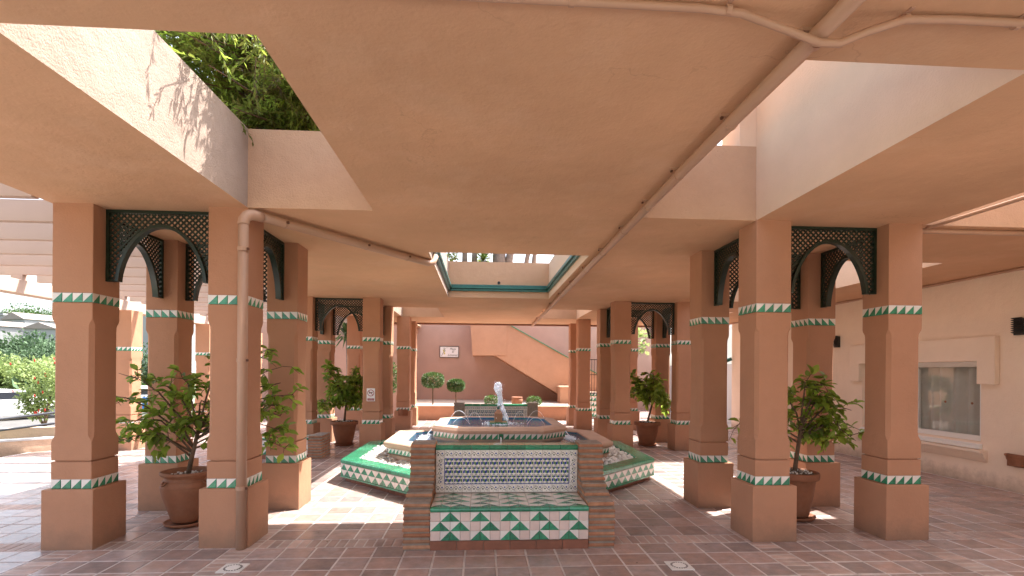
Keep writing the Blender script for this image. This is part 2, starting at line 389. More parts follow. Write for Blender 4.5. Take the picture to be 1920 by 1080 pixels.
class Pieces:
    """many alike pieces: as separate objects (detail) or joined into one 'stuff' mesh"""
    def __init__(s, parent, detail): s.p = parent; s.d = detail; s.j = {}
    def put(s, name, mb, Mx, detail=None):
        if s.d if detail is None else detail:
            link(name, mb.mesh(name), s.p, Mx)
        else:
            s.j.setdefault(name, MB()).add(mb, Mx, R.random())
    def done(s):
        for k, mb in s.j.items(): obj(k, mb, s.p, stuff=True, fixn=False)

# ------------------------------------------------------------------ the ground
HC = 3.556           # underside of the roof
HT = 4.38            # top of the roof
g = MB(); g.box(-900, 900, -300, 1500, -1.6, -0.55, 'earth'); structure('ground', g)
g = MB(); g.box(-9.95, 9.2, -8, 30, -0.5, -0.0045, 'grout'); floor = structure('floor', g)
# camera model, only to choose which paving pieces show largest
CM = cam.matrix_world.inverted()
def shown(p):
    q = CM @ Vector(p)
    if q.z > -0.3: return None
    u = 967.4 * q.x / -q.z; v = 697.3 - 967.4 * q.y / -q.z
    if abs(u) > 990 or not (-40 < v < 1120): return None
    return -q.z
def slab_mb(w, h, k, jag=0.0):
    mb = MB(); e = 0.007; t = 0.012
    a, b = w / 2, h / 2
    r = [[(-a, -b, -t), (a, -b, -t), (a, b, -t), (-a, b, -t)], [(-a, -b, -0.004), (a, -b, -0.004), (a, b, -0.004), (-a, b, -0.004)],
         [(-a + e, -b + e, 0), (a - e, -b + e, 0), (a - e, b - e, 0), (-a + e, b - e, 0)]]
    mb.loft(r, k, False, True); return mb
pav = []
XS = [(-4.29, -4.03), (-2.57, -2.31), (2.95, 3.21), (4.67, 4.93)]
YS = [(5.51, 5.77), (7.15, 7.41), (12.22, 12.48), (13.72, 13.98), (16.4, 16.66)]
def fields(lo, hi, strips):
    out = []; c = lo
    for a, b in strips: out.append((c, a)); c = b
    out.append((c, hi)); return out
FX = fields(-9.9, 8.45, XS); FY = fields(2.4, 25.0, YS)
slabs = {}
def slab(w, h, k):
    key = (round(w, 3), round(h, 3), k)
    if key not in slabs: slabs[key] = slab_mb(w, h, k)
    return slabs[key]
for x0, x1 in FX:
    nx = max(1, round((x1 - x0) / 0.315)); px = (x1 - x0) / nx
    for y0, y1 in FY:
        ny = max(1, round((y1 - y0) / 0.315)); py = (y1 - y0) / ny
        for i in range(nx):
            for j in range(ny):
                pav.append(('tile', slab(px - 0.017, py - 0.017, 'terra'), x0 + (i + .5) * px, y0 + (j + .5) * py))
    for y0, y1 in YS:
        nb = max(1, round((x1 - x0) / 0.1)); pb = (x1 - x0) / nb
        for i in range(nb): pav.append(('brick', slab(pb - 0.014, y1 - y0 - 0.016, 'pbrick'), x0 + (i + .5) * pb, (y0 + y1) / 2))
for x0, x1 in XS:
    for y0, y1 in FY + YS:
        nb = max(1, round((y1 - y0) / 0.1)); pb = (y1 - y0) / nb
        for i in range(nb): pav.append(('brick', slab(x1 - x0 - 0.016, pb - 0.014, 'pbrick'), (x0 + x1) / 2, y0 + (i + .5) * pb))
far = {'tile': MB(), 'brick': MB()}
drains = [(-2.29, 4.96), (1.92, 4.85)]
order = []
for q in pav:
    d = shown((q[2], q[3], 0)); order.append((d if d else 1e6, q))
order.sort(key=lambda e: e[0])
cnt = {'tile': 0, 'brick': 0}
for d, (k, mb, x, y) in order:
    Mx = T(x, y, R.uniform(-0.0022, 0.0012)) @ RZ(R.uniform(-0.012, 0.012)) @ RX(R.uniform(-.004, .004)) @ RY(R.uniform(-.004, .004))
    if d < 1e5 and cnt[k] < (300 if k == 'tile' else 260) and d < 9.5:
        cnt[k] += 1; link(k, mb.mesh('paving_' + k, fixn=False), floor, Mx)
    else: far[k].add(mb, Mx, R.random() * 0.98 + 0.01)
obj('tile', far['tile'], floor, stuff=True, fixn=False); obj('brick', far['brick'], floor, stuff=True, fixn=False)

# ------------------------------------------------------------------ the roof with its light wells
gx = [-4.42, -2.45, -1.15, -0.75, 1.57, 1.75, 3.05, 5.03, 7.03, 8.5]
gy = [-3.0, 2.70, 5.57, 7.45, 11.9, 13.95, 16.32, 18.35]
holes = {(1, 1), (5, 1), (7, 1), (3, 3), (7, 3), (1, 5), (5, 5), (7, 5)}
def is_hole(i, j):
    if (i, j) in holes: return True
    return False
rf = MB()
nX, nY = len(gx) - 1, len(gy) - 1
solid = lambda i, j: 0 <= i < nX and 0 <= j < nY and not is_hole(i, j)
for i in range(nX):
    for j in range(nY):
        if not solid(i, j): continue
        x0, x1, y0, y1 = gx[i], gx[i + 1], gy[j], gy[j + 1]
        rf.face([(x0, y0, HC), (x0, y1, HC), (x1, y1, HC), (x1, y0, HC)], 'ceil')
        rf.face([(x0, y0, HT), (x1, y0, HT), (x1, y1, HT), (x0, y1, HT)], 'stucco')
        if not solid(i - 1, j): rf.face([(x0, y0, HC), (x0, y0, HT), (x0, y1, HT), (x0, y1, HC)], 'cream')  # faces turned from the sun: paler colour stands in for bounced light
        if not solid(i + 1, j): rf.face([(x1, y0, HC), (x1, y1, HC), (x1, y1, HT), (x1, y0, HT)], 'wells')  # sun-facing walls take the darkened copy of the well paint
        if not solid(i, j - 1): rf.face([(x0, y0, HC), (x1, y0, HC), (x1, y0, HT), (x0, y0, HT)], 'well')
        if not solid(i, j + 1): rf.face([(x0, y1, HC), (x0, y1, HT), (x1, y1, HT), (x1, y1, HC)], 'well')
roof = obj('roof', rf, fixn=False)
tag(roof, 'flat salmon stucco roof with square light wells over the whole arcade', 'roof')
# upper storey wall standing on the roof beside one light well
up = thing('upper_wall', 'pale upper storey wall rising above the light well beside the ceiling pipe', 'wall', (3.05, 2.5, HT))
w = MB(); w.box(0.0, 1.9, -1.2, 3.07, 0, 1.9, 'cream'); obj('wall', w, up)
w = MB(); w.box(-0.19, 1.9, 3.073, 3.5, 0, 1.9, 'cream'); obj('pilaster', w, up)
# green steel frame round the rim of the central well
fr = thing('skylight_frame', 'green painted steel frame round the rim of the central light well', 'frame', (0.41, 9.675, 3.70))
hx, hy = 1.16, 2.225
def fbar(x0, x1, y0, y1, z0, z1): m = MB(); m.box(x0, x1, y0, y1, z0, z1, 'teal'); obj('bar', m, fr, bevel=0.006)
for z0, z1, pr in ((0.0, 0.05, 0.05), (0.055, 0.095, 0.085), (0.10, 0.145, 0.06)):
    fbar(-hx + pr + .002, hx - pr - .002, hy - pr, hy + .02, z0, z1); fbar(-hx + pr + .002, hx - pr - .002, -hy - .02, -hy + pr, z0, z1)
    fbar(-hx - .02, -hx + pr, -hy - .02, hy + .02, z0, z1); fbar(hx - pr, hx + .02, -hy - .02, hy + .02, z0, z1)
m = MB(); m.tube([(0.0, hy - 0.012, 0.20), (0.0, hy + 0.06, 0.20)], 0.035, 'black', 12); obj('drain_outlet', m, fr)

# ------------------------------------------------------------------ columns
HS = 0.2
def column_mbs():
    base = MB(); base.box(-0.252, 0.252, -0.252, 0.252, -0.004, 0.612, 'stucco')
    sh = MB()
    r = []
    def ring(a, c, z): r.append(octa(a, c, z))
    ring(HS - 0.012, .004, 0.60); ring(HS - 0.012, .004, 0.709); ring(HS, .004, 0.712); ring(HS, .004, 0.888)
    ring(HS - 0.022, .004, 0.891); ring(HS - 0.022, .004, 0.905); ring(HS, .004, 0.908)
    ring(HS, .004, 1.09); ring(HS - .001, .010, 1.115); ring(HS - .003, .026, 1.14); ring(HS - .004, .034, 1.16); ring(HS - .005, .037, 1.20)
    ring(HS - .005, .037, 2.27); ring(HS - .004, .034, 2.31); ring(HS - .003, .026, 2.33); ring(HS - .001, .010, 2.355); ring(HS, .004, 2.38)
    ring(HS, .004, 2.532); ring(HS - 0.012, .004, 2.535); ring(HS - 0.012, .004, 2.634); ring(HS, .004, 2.637); ring(HS, .004, HC + 0.02)
    sh.loft(r, 'stucco')
    return base, sh
CB, CS = column_mbs()
def tiles_for(kind, mk):
    for k in range(4):
        for zz in (0.661, 2.585):
            for i in range(4):
                mk('tile', TILE[kind], RZ(k * PI / 2) @ T(-0.15 + i * TW, -(HS - 0.0105), zz))
FARBAND = {}
for kd in ('lr', 'll'):
    mb = MB(); tiles_for(kd, lambda n, t, Mx: mb.add(t, Mx, R.random())); FARBAND[kd] = mb
def column(x, y, kd, near, label):
    c = thing('column', label, 'column', (x, y, 0), 0, 'stucco columns with green and white tile bands')
    obj('base', CB, c, bevel=0.008); obj('shaft', CS, c)
    if near: tiles_for(kd, lambda n, t, Mx: link(n, t.mesh(n), c, Mx))
    else: obj('tile_band', FARBAND[kd], c, stuff=True, fixn=False)
    return c
COLS = {}
clusters = {('front', 'pergola'): (-4.20, -2.65, 5.78, 7.27), ('front', 'window wall'): (3.25, 4.79, 5.75, 7.18),
            ('middle', 'pergola'): (-4.08, -2.54, 12.38, 13.86), ('middle', 'window wall'): (3.38, 4.90, 12.30, 13.80),
            ('rear', 'pergola'): (-3.95, -2.42, 16.52, 18.0), ('rear', 'window wall'): (3.33, 4.88, 16.6, 18.05)}
for (dep, side), (xa, xb, ya, yb) in clusters.items():
    for row, y, kd in (('front', ya, 'lr'), ('back', yb, 'll')):
        for x in (xa, xb):
            inner = (x == xb) == (side == 'pergola')
            column(x, y, kd, dep == 'front', 'salmon column, %s %s corner of the %s cluster on the %s side' % ('inner' if inner else 'outer', row, dep, side))

# ------------------------------------------------------------------ lattice arches between columns
def lattice_mbs(W):
    Zb, Zt = 2.785, HC - 0.004; H = Zt - Zb
    fw = 0.03
    ra, rh = W / 2 - 0.135, 0.585      # half width of opening at the foot, rise
    def inside(x, z):     # solid lattice
        if not (-W / 2 + fw < x < W / 2 - fw and 0.0 < z < H - fw): return False
        if abs(x) < ra:
            return z > rh * (1 - (abs(x) / ra) ** 2.0) ** 0.62 + 0.02 if abs(x) < ra else True
        return True
    sl = MB(); pit = 0.0435; sw = 0.0092; th = 0.008
    for sgn, y in ((1, -0.0045), (-1, 0.0045)):
        nn = int((W + H) / (pit * 1.414)) + 2
        for i in range(-nn, nn):
            c = i * pit * 1.414
            # line: z = sgn*(x) + c
            run = None; N = 150
            for k in range(N + 1):
                x = -W / 2 + W * k / N; z = sgn * x + c
                ok = inside(x, z) and k < N
                if ok and run is None: run = x
                if not ok and run is not None:
                    x1 = x - W / N
                    if x1 - run > 0.015:
                        L_ = (x1 - run) * 1.414; cx = (run + x1) / 2
                        Mx = T(cx, y, sgn * cx + c) @ RY(-sgn * PI / 4)
                        sl.box(-L_ / 2, L_ / 2, -th / 2, th / 2, -sw, sw, 'lattice', Mx)
                    run = None
    fm = MB()
    fm.box(-W / 2, W / 2, -0.024, 0.024, H - fw, H, 'lattice')
    fm.box(-W / 2, -W / 2 + fw, -0.024, 0.024, 0, H - fw, 'lattice'); fm.box(W / 2 - fw, W / 2, -0.024, 0.024, 0, H - fw, 'lattice')
    fm.box(-W / 2 + fw, -ra, -0.02, 0.02, 0, 0.022, 'lattice'); fm.box(ra, W / 2 - fw, -0.02, 0.02, 0, 0.022, 'lattice')
    tr = MB(); N = 28; ring = []
    pts = []
    for k in range(N + 1):
        u = -1 + 2 * k / N; u = math.sin(u * PI / 2)
        pts.append((ra * u, rh * max(0.0, 1 - u * u) ** 0.62))
    def off(i, d):
        a = Vector((*pts[max(i - 1, 0)], 0)); b = Vector((*pts[min(i + 1, N)], 0)); t = (b - a).normalized()
        return (pts[i][0] - t.y * d, pts[i][1] + t.x * d)
    for i in range(N + 1):
        (a0, b0), (a1, b1) = off(i, 0.0), off(i, 0.035)
        ring.append([(a0, -0.036, b0), (a0, 0.036, b0), (a1, 0.036, b1), (a1, -0.036, b1)])
    tr.loft(ring, 'lattice', True, True)
    return sl, fm, tr
LAT = {}
def lattice(x, y, W, rz, label):
    key = round(W, 2)
    if key not in LAT: LAT[key] = lattice_mbs(W)
    sl, fm, tr = LAT[key]
    t = thing('lattice_arch', label, 'lattice arch', (x, y, 2.785), rz, 'dark green lattice arches between the columns')
    obj('slats', sl, t, stuff=True); obj('frame', fm, t); obj('arch_trim', tr, t)
for (dep, side), (xa, xb, ya, yb) in clusters.items():
    if dep == 'rear': continue
    for nm, y in (('front', ya), ('back', yb)):
        lattice((xa + xb) / 2, y, xb - xa - 2 * HS - 0.004, 0, 'green lattice arch across the %s pair of columns in the %s %s cluster' % (nm, dep, side + ' side'))
    for nm, x in (('inner' if side != 'pergola' else 'outer', xa), ('outer' if side != 'pergola' else 'inner', xb)):
        lattice(x, (ya + yb) / 2, yb - ya - 2 * HS - 0.004, PI / 2, 'green lattice arch along the %s flank of the %s %s cluster' % (nm, dep, side + ' side'))

# ------------------------------------------------------------------ pipes under the ceiling
def clip_on(p, mb, r): mb.box(p[0] - r - .012, p[0] + r + .012, p[1] - .012, p[1] + .012, p[2] - .012, p[2] + r + .01, 'pipe')
dp = thing('drainpipe', 'salmon painted drainpipe on a column corner running across the ceiling to the well', 'drainpipe', (-2.46, 5.50, 0))
m = MB(); m.tube([(0, 0, 0.0), (0, 0, 3.38)], 0.05, 'pipe', 16); obj('pipe', m, dp, smooth=True)
m = MB()
ez = 3.47
cv = [(0, 0, 3.36)] + [(0.10 * (1 - math.cos(t)) * .70, 0.10 * (1 - math.cos(t)) * .8, 3.37 + 0.11 * math.sin(t)) for t in [0, .4, .8, 1.2, 1.57]]
cv.append((0.13, 0.15, 3.48)); m.tube(cv, 0.056, 'pipe', 16); obj('elbow', m, dp, smooth=True)
e2 = Vector((1.66, 2.42, 3.50))
m = MB(); m.tube([(0.09, 0.1, 3.48), tuple(e2), tuple(e2 + Vector((.06, .08, .03))), tuple(e2 + Vector((.09, .12, .14)))], 0.05, 'pipe', 16); obj('ceiling_run', m, dp, smooth=True)
for z in (0.63, 3.1, 1.95):
    m = MB(); m.tube([(0, 0, z - 0.02), (0, 0, z + 0.02)], 0.056, 'pipe', 16); m.box(.05, .068, -.035, -.012, z - .012, z + .012, 'rust'); obj('clip', m, dp)
for t in (0.12, 0.55, 0.83):
    p = Vector((0.09, 0.1, 3.48)).lerp(e2, t); m = MB()
    m.tube([p - (e2 - p).normalized() * .012, p + (e2 - p).normalized() * .012], 0.055, 'pipe', 14)
    m.box(p.x + .035, p.x + .062, p.y - .05, p.y - .03, p.z - .012, p.z + .012, 'rust'); obj('clip', m, dp)
cp = thing('ceiling_pipe', 'long straight salmon pipe running the length of the arcade ceiling', 'pipe', (1.63, 0, HC))
m = MB(); m.tube([(-0.02, 0.2, -0.06), (0.0, 4, -0.06), (0.19, 18.2, -0.06)], 0.042, 'pipe', 14); obj('pipe', m, cp, smooth=True)
for y in (1.2, 2.45, 3.3, 4.2, 5.0, 5.9, 7.0, 8.2, 9.5, 11, 12.6, 14.3, 16):
    m = MB(); x = 0.19 * max(0, y - 4) / 14.2
    m.tube([(x, y - .015, -.06), (x, y + .015, -.06)], 0.047, 'pipe', 14); m.box(x - .07, x + .07, y - .012, y + .012, -.02, 0.001, 'pipe')
    m.box(x - .068, x - .052, y - .01, y + .01, -.034, -.018, 'rust'); m.box(x + .052, x + .068, y - .01, y + .01, -.034, -.018, 'rust'); obj('clip', m, cp)
cd = thing('cable_conduit', 'thin salmon conduit crossing under the ceiling pipe', 'conduit', (0, 2.32, HC))
pts = [(-1.5, -0.02, -0.024)] + [(x, 0, -.024) for x in (0.0, 0.6, 1.0)] + [(1.2, 0.01, -.03), (1.42, .03, -.08), (1.6, .05, -.122), (1.7, .05, -.122), (1.82, .02, -.08), (1.98, -.01, -.035), (2.2, -.01, -.024), (6.0, -.02, -.024)]
m = MB(); m.tube(pts, 0.019, 'pipe', 10); obj('tube', m, cd, smooth=True)
for x in (0.4, 1.13, 1.99, 2.55, 3.2):
    m = MB(); m.tube([(x - .012, 0, -.024), (x + .012, 0, -.024)], 0.024, 'pipe', 10); m.box(x - .01, x + .01, -.05, .05, -.006, 0.001, 'pipe'); obj('clip', m, cd)
for nm, p0, p1, r, lab in (
        ('edge_conduit', (-4.3, 18.30, HC - .035), (8.4, 18.30, HC - .035), 0.032, 'dark brown conduit along the far edge of the roof'),
        ('edge_conduit', (5.16, 2.6, HC - .022), (5.10, 5.62, HC - .022), 0.02, 'thin pipe along the edge of the side well beside the outer column'),
        ('edge_conduit', (5.08, 5.70, HC - .03), (8.45, 5.70, HC - .03), 0.03, 'salmon pipe crossing the corridor ceiling towards the window wall'),
        ('edge_conduit', (8.44, 5.8, HC - .03), (8.44, 17.5, HC - .03), 0.022, 'thin pipe in the angle between corridor ceiling and window wall')):
    m = MB(); m.tube([p0, p1], r, 'pipedark' if 'dark' in lab else 'pipe', 10)
    tag(obj(nm, m), lab, 'conduit')

# ------------------------------------------------------------------ fountain
FX0, FY0 = 0.35, 9.9
ft = thing('fountain', 'three tiered octagonal fountain with green and white tiled ledges', 'fountain', (FX0, FY0, 0))
P = Pieces(ft, True)
A = 2.67; side = 2 * A * math.tan(PI / 8)
# outer ledge
m = MB()
rr = [octa(a, a * REG, z) for a, z in ((A - 0.085, -0.004), (A - 0.085, 0.075), (A - 0.012, 0.076), (A - 0.012, 0.335), (A - 0.26, 0.335), (A - 0.26, 0.2))]
m.loft(rr, 'mortar'); obj('ledge', m, ft)
pl = MB()
for k in range(8):
    Mk = RZ(k * PI / 4)
    n = 14
    for i in range(n):
        s0 = -(A - .085) * math.tan(PI / 8); L0 = 2 * (A - .085) * math.tan(PI / 8) / n
        mb = MB(); mb.box(s0 + i * L0 + .004, s0 + (i + 1) * L0 - .004, -(A - .070), -(A - .09), -.003, 0.073, 'skirt'); pl.add(mb, Mk, R.random())
obj('plinth_tiles', pl, ft, stuff=True)
nt_ = 22; tw = side / nt_
OT = {k: tile_mb(k, tw - .003, 0.097, 0.013) for k in ('lr', 'll')}
edge = MB(); edge.box(-tw + .002, tw - .002, -.016, 0, -.012, .012, 'green')
cap_m = []
ncap = 14
for i in range(ncap):
    t0, t1 = i / ncap, (i + 1) / ncap; mb = MB(); Ai = A - .27; g_ = 0.003
    def ex(a, t): return (2 * t - 1) * a * math.tan(PI / 8)
    q = [(ex(A + .006, t0) + g_, -(A + .006)), (ex(A + .006, t1) - g_, -(A + .006)), (ex(Ai, t1) - g_, -Ai), (ex(Ai, t0) + g_, -Ai)]
    ins = 0.008
    q2 = [(q[0][0] + ins, q[0][1] + ins * 1.5), (q[1][0] - ins, q[1][1] + ins * 1.5), (q[2][0] - ins, q[2][1]), (q[3][0] + ins, q[3][1])]
    mb.loft([[(x, y, .315) for x, y in q], [(x, y, .358) for x, y in q], [(x, y, .37) for x, y in q2]], 'green', True, True)
    cap_m.append(mb)
for k in range(8):
    Mk = RZ(k * PI / 4); vis = k in (1, 7, 0)
    for i in range(ncap): P.put('ledge_tile', cap_m[i], Mk, k in (0, 1, 2, 6, 7))
    for row, z in ((0, 0.252), (1, 0.152)):
        for i in range(nt_):
            kd = 'lr' if (i + row) % 2 == 0 else 'll'
            P.put('tile', OT[kd], Mk @ T(-side / 2 + (i + .5) * tw, -(A - .012), z), k in (1, 7))
    for i in range(nt_ // 2):
        P.put('edging_tile', edge, Mk @ T(-side / 2 + (2 * i + 1) * tw, -(A - .008), 0.089), False)
# white pebbles
pb = MB(); bmI = bmesh.new(); bmesh.ops.create_icosphere(bmI, subdivisions=1, radius=1.0)
ico_v = [v.co.copy() for v in bmI.verts]; ico_f = [tuple(v.index for v in f.verts) for f in bmI.faces]; bmI.free()
def blob_add(mb, c, sx, sy, sz, k, jit=0.2):
    a = R.uniform(0, 6.28); ca, sa = math.cos(a), math.sin(a); tl = R.uniform(-.5, .5)
    vs = []
    for v in ico_v:
        j = 1 + R.uniform(-jit, jit); x, y, z = v.x * sx * j, v.y * sy * j, v.z * sz * j
        z += x * tl; vs.append((c[0] + ca * x - sa * y, c[1] + sa * x + ca * y, c[2] + z))
    mb.tint = R.random() * .98 + .01; mb.poly(vs, ico_f, k)
cnt_p = 0
while cnt_p < 1900:
    x, y = R.uniform(-2.4, 2.4), R.uniform(-2.4, 2.4)
    ap = max(abs(x), abs(y), (abs(x) + abs(y)) / math.sqrt(2))
    if not 1.93 < ap < 2.40: continue
    if y > 0.9 and R.random() < .6: continue
    s = R.uniform(.025, .048); blob_add(pb, (x, y, 0.312 + R.uniform(0, .035) + .02 * math.sin(x * 4) * math.cos(y * 5)), s, s * R.uniform(.7, 1), s * R.uniform(.5, .8), 'pebble', .12); cnt_p += 1
obj('pebbles', pb, ft, smooth=True, stuff=True, fixn=False)
m = MB(); m.loft([octa(2.415, 2.415 * REG, .30), octa(1.9, 1.9 * REG, .30)], 'gravel'); obj('pebble_bed', m, ft)
# middle basin
B2 = 2.0
m = MB()
m.loft([octa(a, a * REG, z) for a, z in ((1.93, .2), (1.93, .395), (1.975, .42))], 'stone'); obj('basin_wall', m, ft)
m = MB()
m.loft([octa(a, a * REG, z) for a, z in ((1.93, .40), (1.93, .515), (1.975, .52), (2.005, .545), (2.02, .57), (2.02, .615), (2.0, .63), (1.67, .63), (1.65, .615), (1.65, .30), (0.9, .30))], 'stone')
obj('basin_rim', m, ft)
m = MB(); m.loft([octa(a, a * REG, z) for a, z in ((1.645, .60), (1.640, .306), (.95, .306))], 'mosaic'); obj('basin_lining', m, ft)
s2 = 2 * 1.945 * math.tan(PI / 8); n2 = 16; t2 = s2 / n2
MT = tile_mb('lr', t2 - .003, .088, .013)
for k in range(8):
    for i in range(n2): P.put('tile', MT, RZ(k * PI / 4) @ T(-s2 / 2 + (i + .5) * t2, -1.936, .468), False if k not in (1, 7) else True)
m = MB(); m.loft([octa(1.648, 1.648 * REG, .585), octa(.98, .5, .585)], 'water'); obj('pool_water', m, ft, fixn=False)
# upper basin
a3, c3 = 1.2, 0.47
def o3(d, z): return octa(a3 - d, c3 - d * REG, z)
m = MB(); m.loft([o3(.16, .30), o3(.16, .55), o3(.13, .575), o3(.05, .66), o3(.05, .685), o3(.02, .69), o3(.02, .699)], 'stone'); obj('upper_bowl', m, ft)
m = MB(); m.loft([o3(.035, .695), o3(.035, .803), o3(.0, .806), o3(.0, .85), o3(.035, .895), o3(.05, .90), o3(.235, .90), o3(.245, .89), o3(.245, .70), (lambda r: r)(o3(.6, .70))], 'stone'); obj('upper_rim', m, ft)
m = MB(); m.loft([o3(.248, .89), o3(.25, .72), octa(.16, .05, .715)], 'mosaic', False, False); obj('upper_lining', m, ft)
m = MB(); m.loft([o3(.246, .862), octa(.165, .04, .862)], 'water'); obj('upper_water', m, ft, fixn=False)
for k in range(4):
    L1 = 2 * (a3 - .035) - 2 * (c3 - .035 * REG); n = 15; w1 = L1 / n
    tm = tile_mb('lr', w1 - .003, .094, .013)
    for i in range(n): P.put('tile', tm, RZ(k * PI / 2) @ T(-L1 / 2 + (i + .5) * w1, -(a3 - .035), .751), k in (0, 1, 3))
    L2 = (c3 - .035 * REG) * math.sqrt(2); n = 7; w1 = L2 / n; dd = (a3 - .035) * math.sqrt(2) - (c3 - .035 * REG) / math.sqrt(2)
    tm = tile_mb('lr', w1 - .003, .094, .013)
    for i in range(n): P.put('tile', tm, RZ(k * PI / 2 + PI / 4) @ T(-L2 / 2 + (i + .5) * w1, -dd, .751), k in (0, 3))
P.done()
# centre post, spouts, jets
m = MB(); m.box(-.17, .17, -.17, .17, .70, .893, 'green'); obj('post_foot', m, ft, bevel=.01)
m = MB(); m.box(-.075, .075, -.075, .075, .893, 1.06, 'stucco'); m.loft([[(-.075, -.075, 1.06), (.075, -.075, 1.06), (.075, .075, 1.06), (-.075, .075, 1.06)], [(-.022, -.022, 1.13), (.022, -.022, 1.13), (.022, .022, 1.13), (-.022, .022, 1.13)]], 'stucco', False, True)
obj('post', m, ft)
m = MB(); m.lathe([(.012, 1.125), (.024, 1.14), (.026, 1.175), (.014, 1.195), (.0, 1.197)], 'teal', 12); obj('nozzle', m, ft)
for k in range(4):
    Mk = RZ(k * PI / 2)
    m = MB(); m.box(-.032, .032, -(a3 + .035), -(a3 - .04), .735, .80, 'green', Mk); m.box(-.014, .014, -(a3 + .0365), -(a3 + .02), .748, .78, 'black', Mk); obj('spout', m, ft)
    m = MB(); pts = [(R.uniform(-.004, .004), -(a3 + .03) - .16 * t, .752 - .18 * t * t) for t in [i / 8 for i in range(9)]] if k in (1, 3) else [(R.uniform(-.004, .004), -(a3 + .03) - .03 * t, .752 - .18 * t) for t in [i / 8 for i in range(9)]]
    m.tube([Mk @ Vector(p) for p in pts], [.012 - .004 * i / 8 for i in range(9)], 'foam', 7); obj('water_stream', m, ft, smooth=True)
for k, (ang, r0, r1, hh) in enumerate(((2.72, 1.05, .62, .2), (.42, 1.05, .62, .2), (2.2, 1.0, .55, .14), (.95, 1.0, .55, .16), (-.5, .95, .6, .13), (3.6, .95, .6, .12))):
    m = MB(); pts = []
    for i in range(13):
        t = i / 12; r = r0 + (r1 - r0) * t; pts.append((r * math.cos(ang), r * math.sin(ang), .89 - .02 * t + hh * 4 * t * (1 - t)))
    m.tube(pts, .0028, 'foam', 6); obj('water_arc', m, ft, smooth=True)
# rising plume: a torn column of white water falling to one side
m = MB()
for i in range(760):
    t = R.random() ** .8
    if i % 5 < 3:        # rising column, swelling and tearing at the top
        z = 1.19 + .45 * t; cx = .012 * math.sin(t * 5); rad = .016 + .030 * t + (.038 * math.sin((t - .5) / .5 * PI) if t > .5 else 0)
    else:                # water dropping back on one side
        z = 1.54 - .62 * t; cx = .035 + .125 * t * t; rad = .018 + .028 * t
    a = R.uniform(0, 6.28); rr_ = rad * math.sqrt(R.random()) * R.choice((1, 1, 1, 1.25)); sz = R.uniform(.004, .013)
    blob_add(m, (cx + rr_ * math.cos(a), rr_ * math.sin(a) * .8, z), sz * .8, sz * .8, sz * R.uniform(1.2, 3.0), 'foam', .25)
obj('water_jet', m, ft, smooth=True, fixn=False, stuff=True)
m = MB()
for i in range(130):
    t = R.random(); a = R.uniform(0, 6.28); rr_ = R.gauss(.06, .04); s = R.uniform(.003, .009)
    blob_add(m, (rr_ * math.cos(a) + .06 * (1 - t), rr_ * math.sin(a), .92 + .75 * t), s, s, s * 1.5, 'foam', .2)
for i in range(160):
    a = R.uniform(0, 6.28); r = .17 + abs(R.gauss(0, .13)); s = R.uniform(.005, .016)
    if r < .9: blob_add(m, (r * math.cos(a) + .04, r * math.sin(a), .864), s * 1.6, s * 1.2, s * .5, 'foam', .2)
obj('spray', m, ft, smooth=True, fixn=False, stuff=True)
m = MB()
for sx in (1, -1):
    for i in range(200):
        s = R.uniform(.006, .02); blob_add(m, (sx * (1.38 + R.gauss(0, .06)), R.gauss(0, .22), .587), s * 1.7, s * 1.2, s * .4, 'foam', .2)
for i in range(60):
    s = R.uniform(.005, .015); blob_add(m, (R.gauss(0, .07), -1.3 + R.gauss(0, .05), .587), s * 1.7, s * 1.2, s * .4, 'foam', .2)
obj('splash_foam', m, ft, smooth=True, stuff=True, fixn=False)

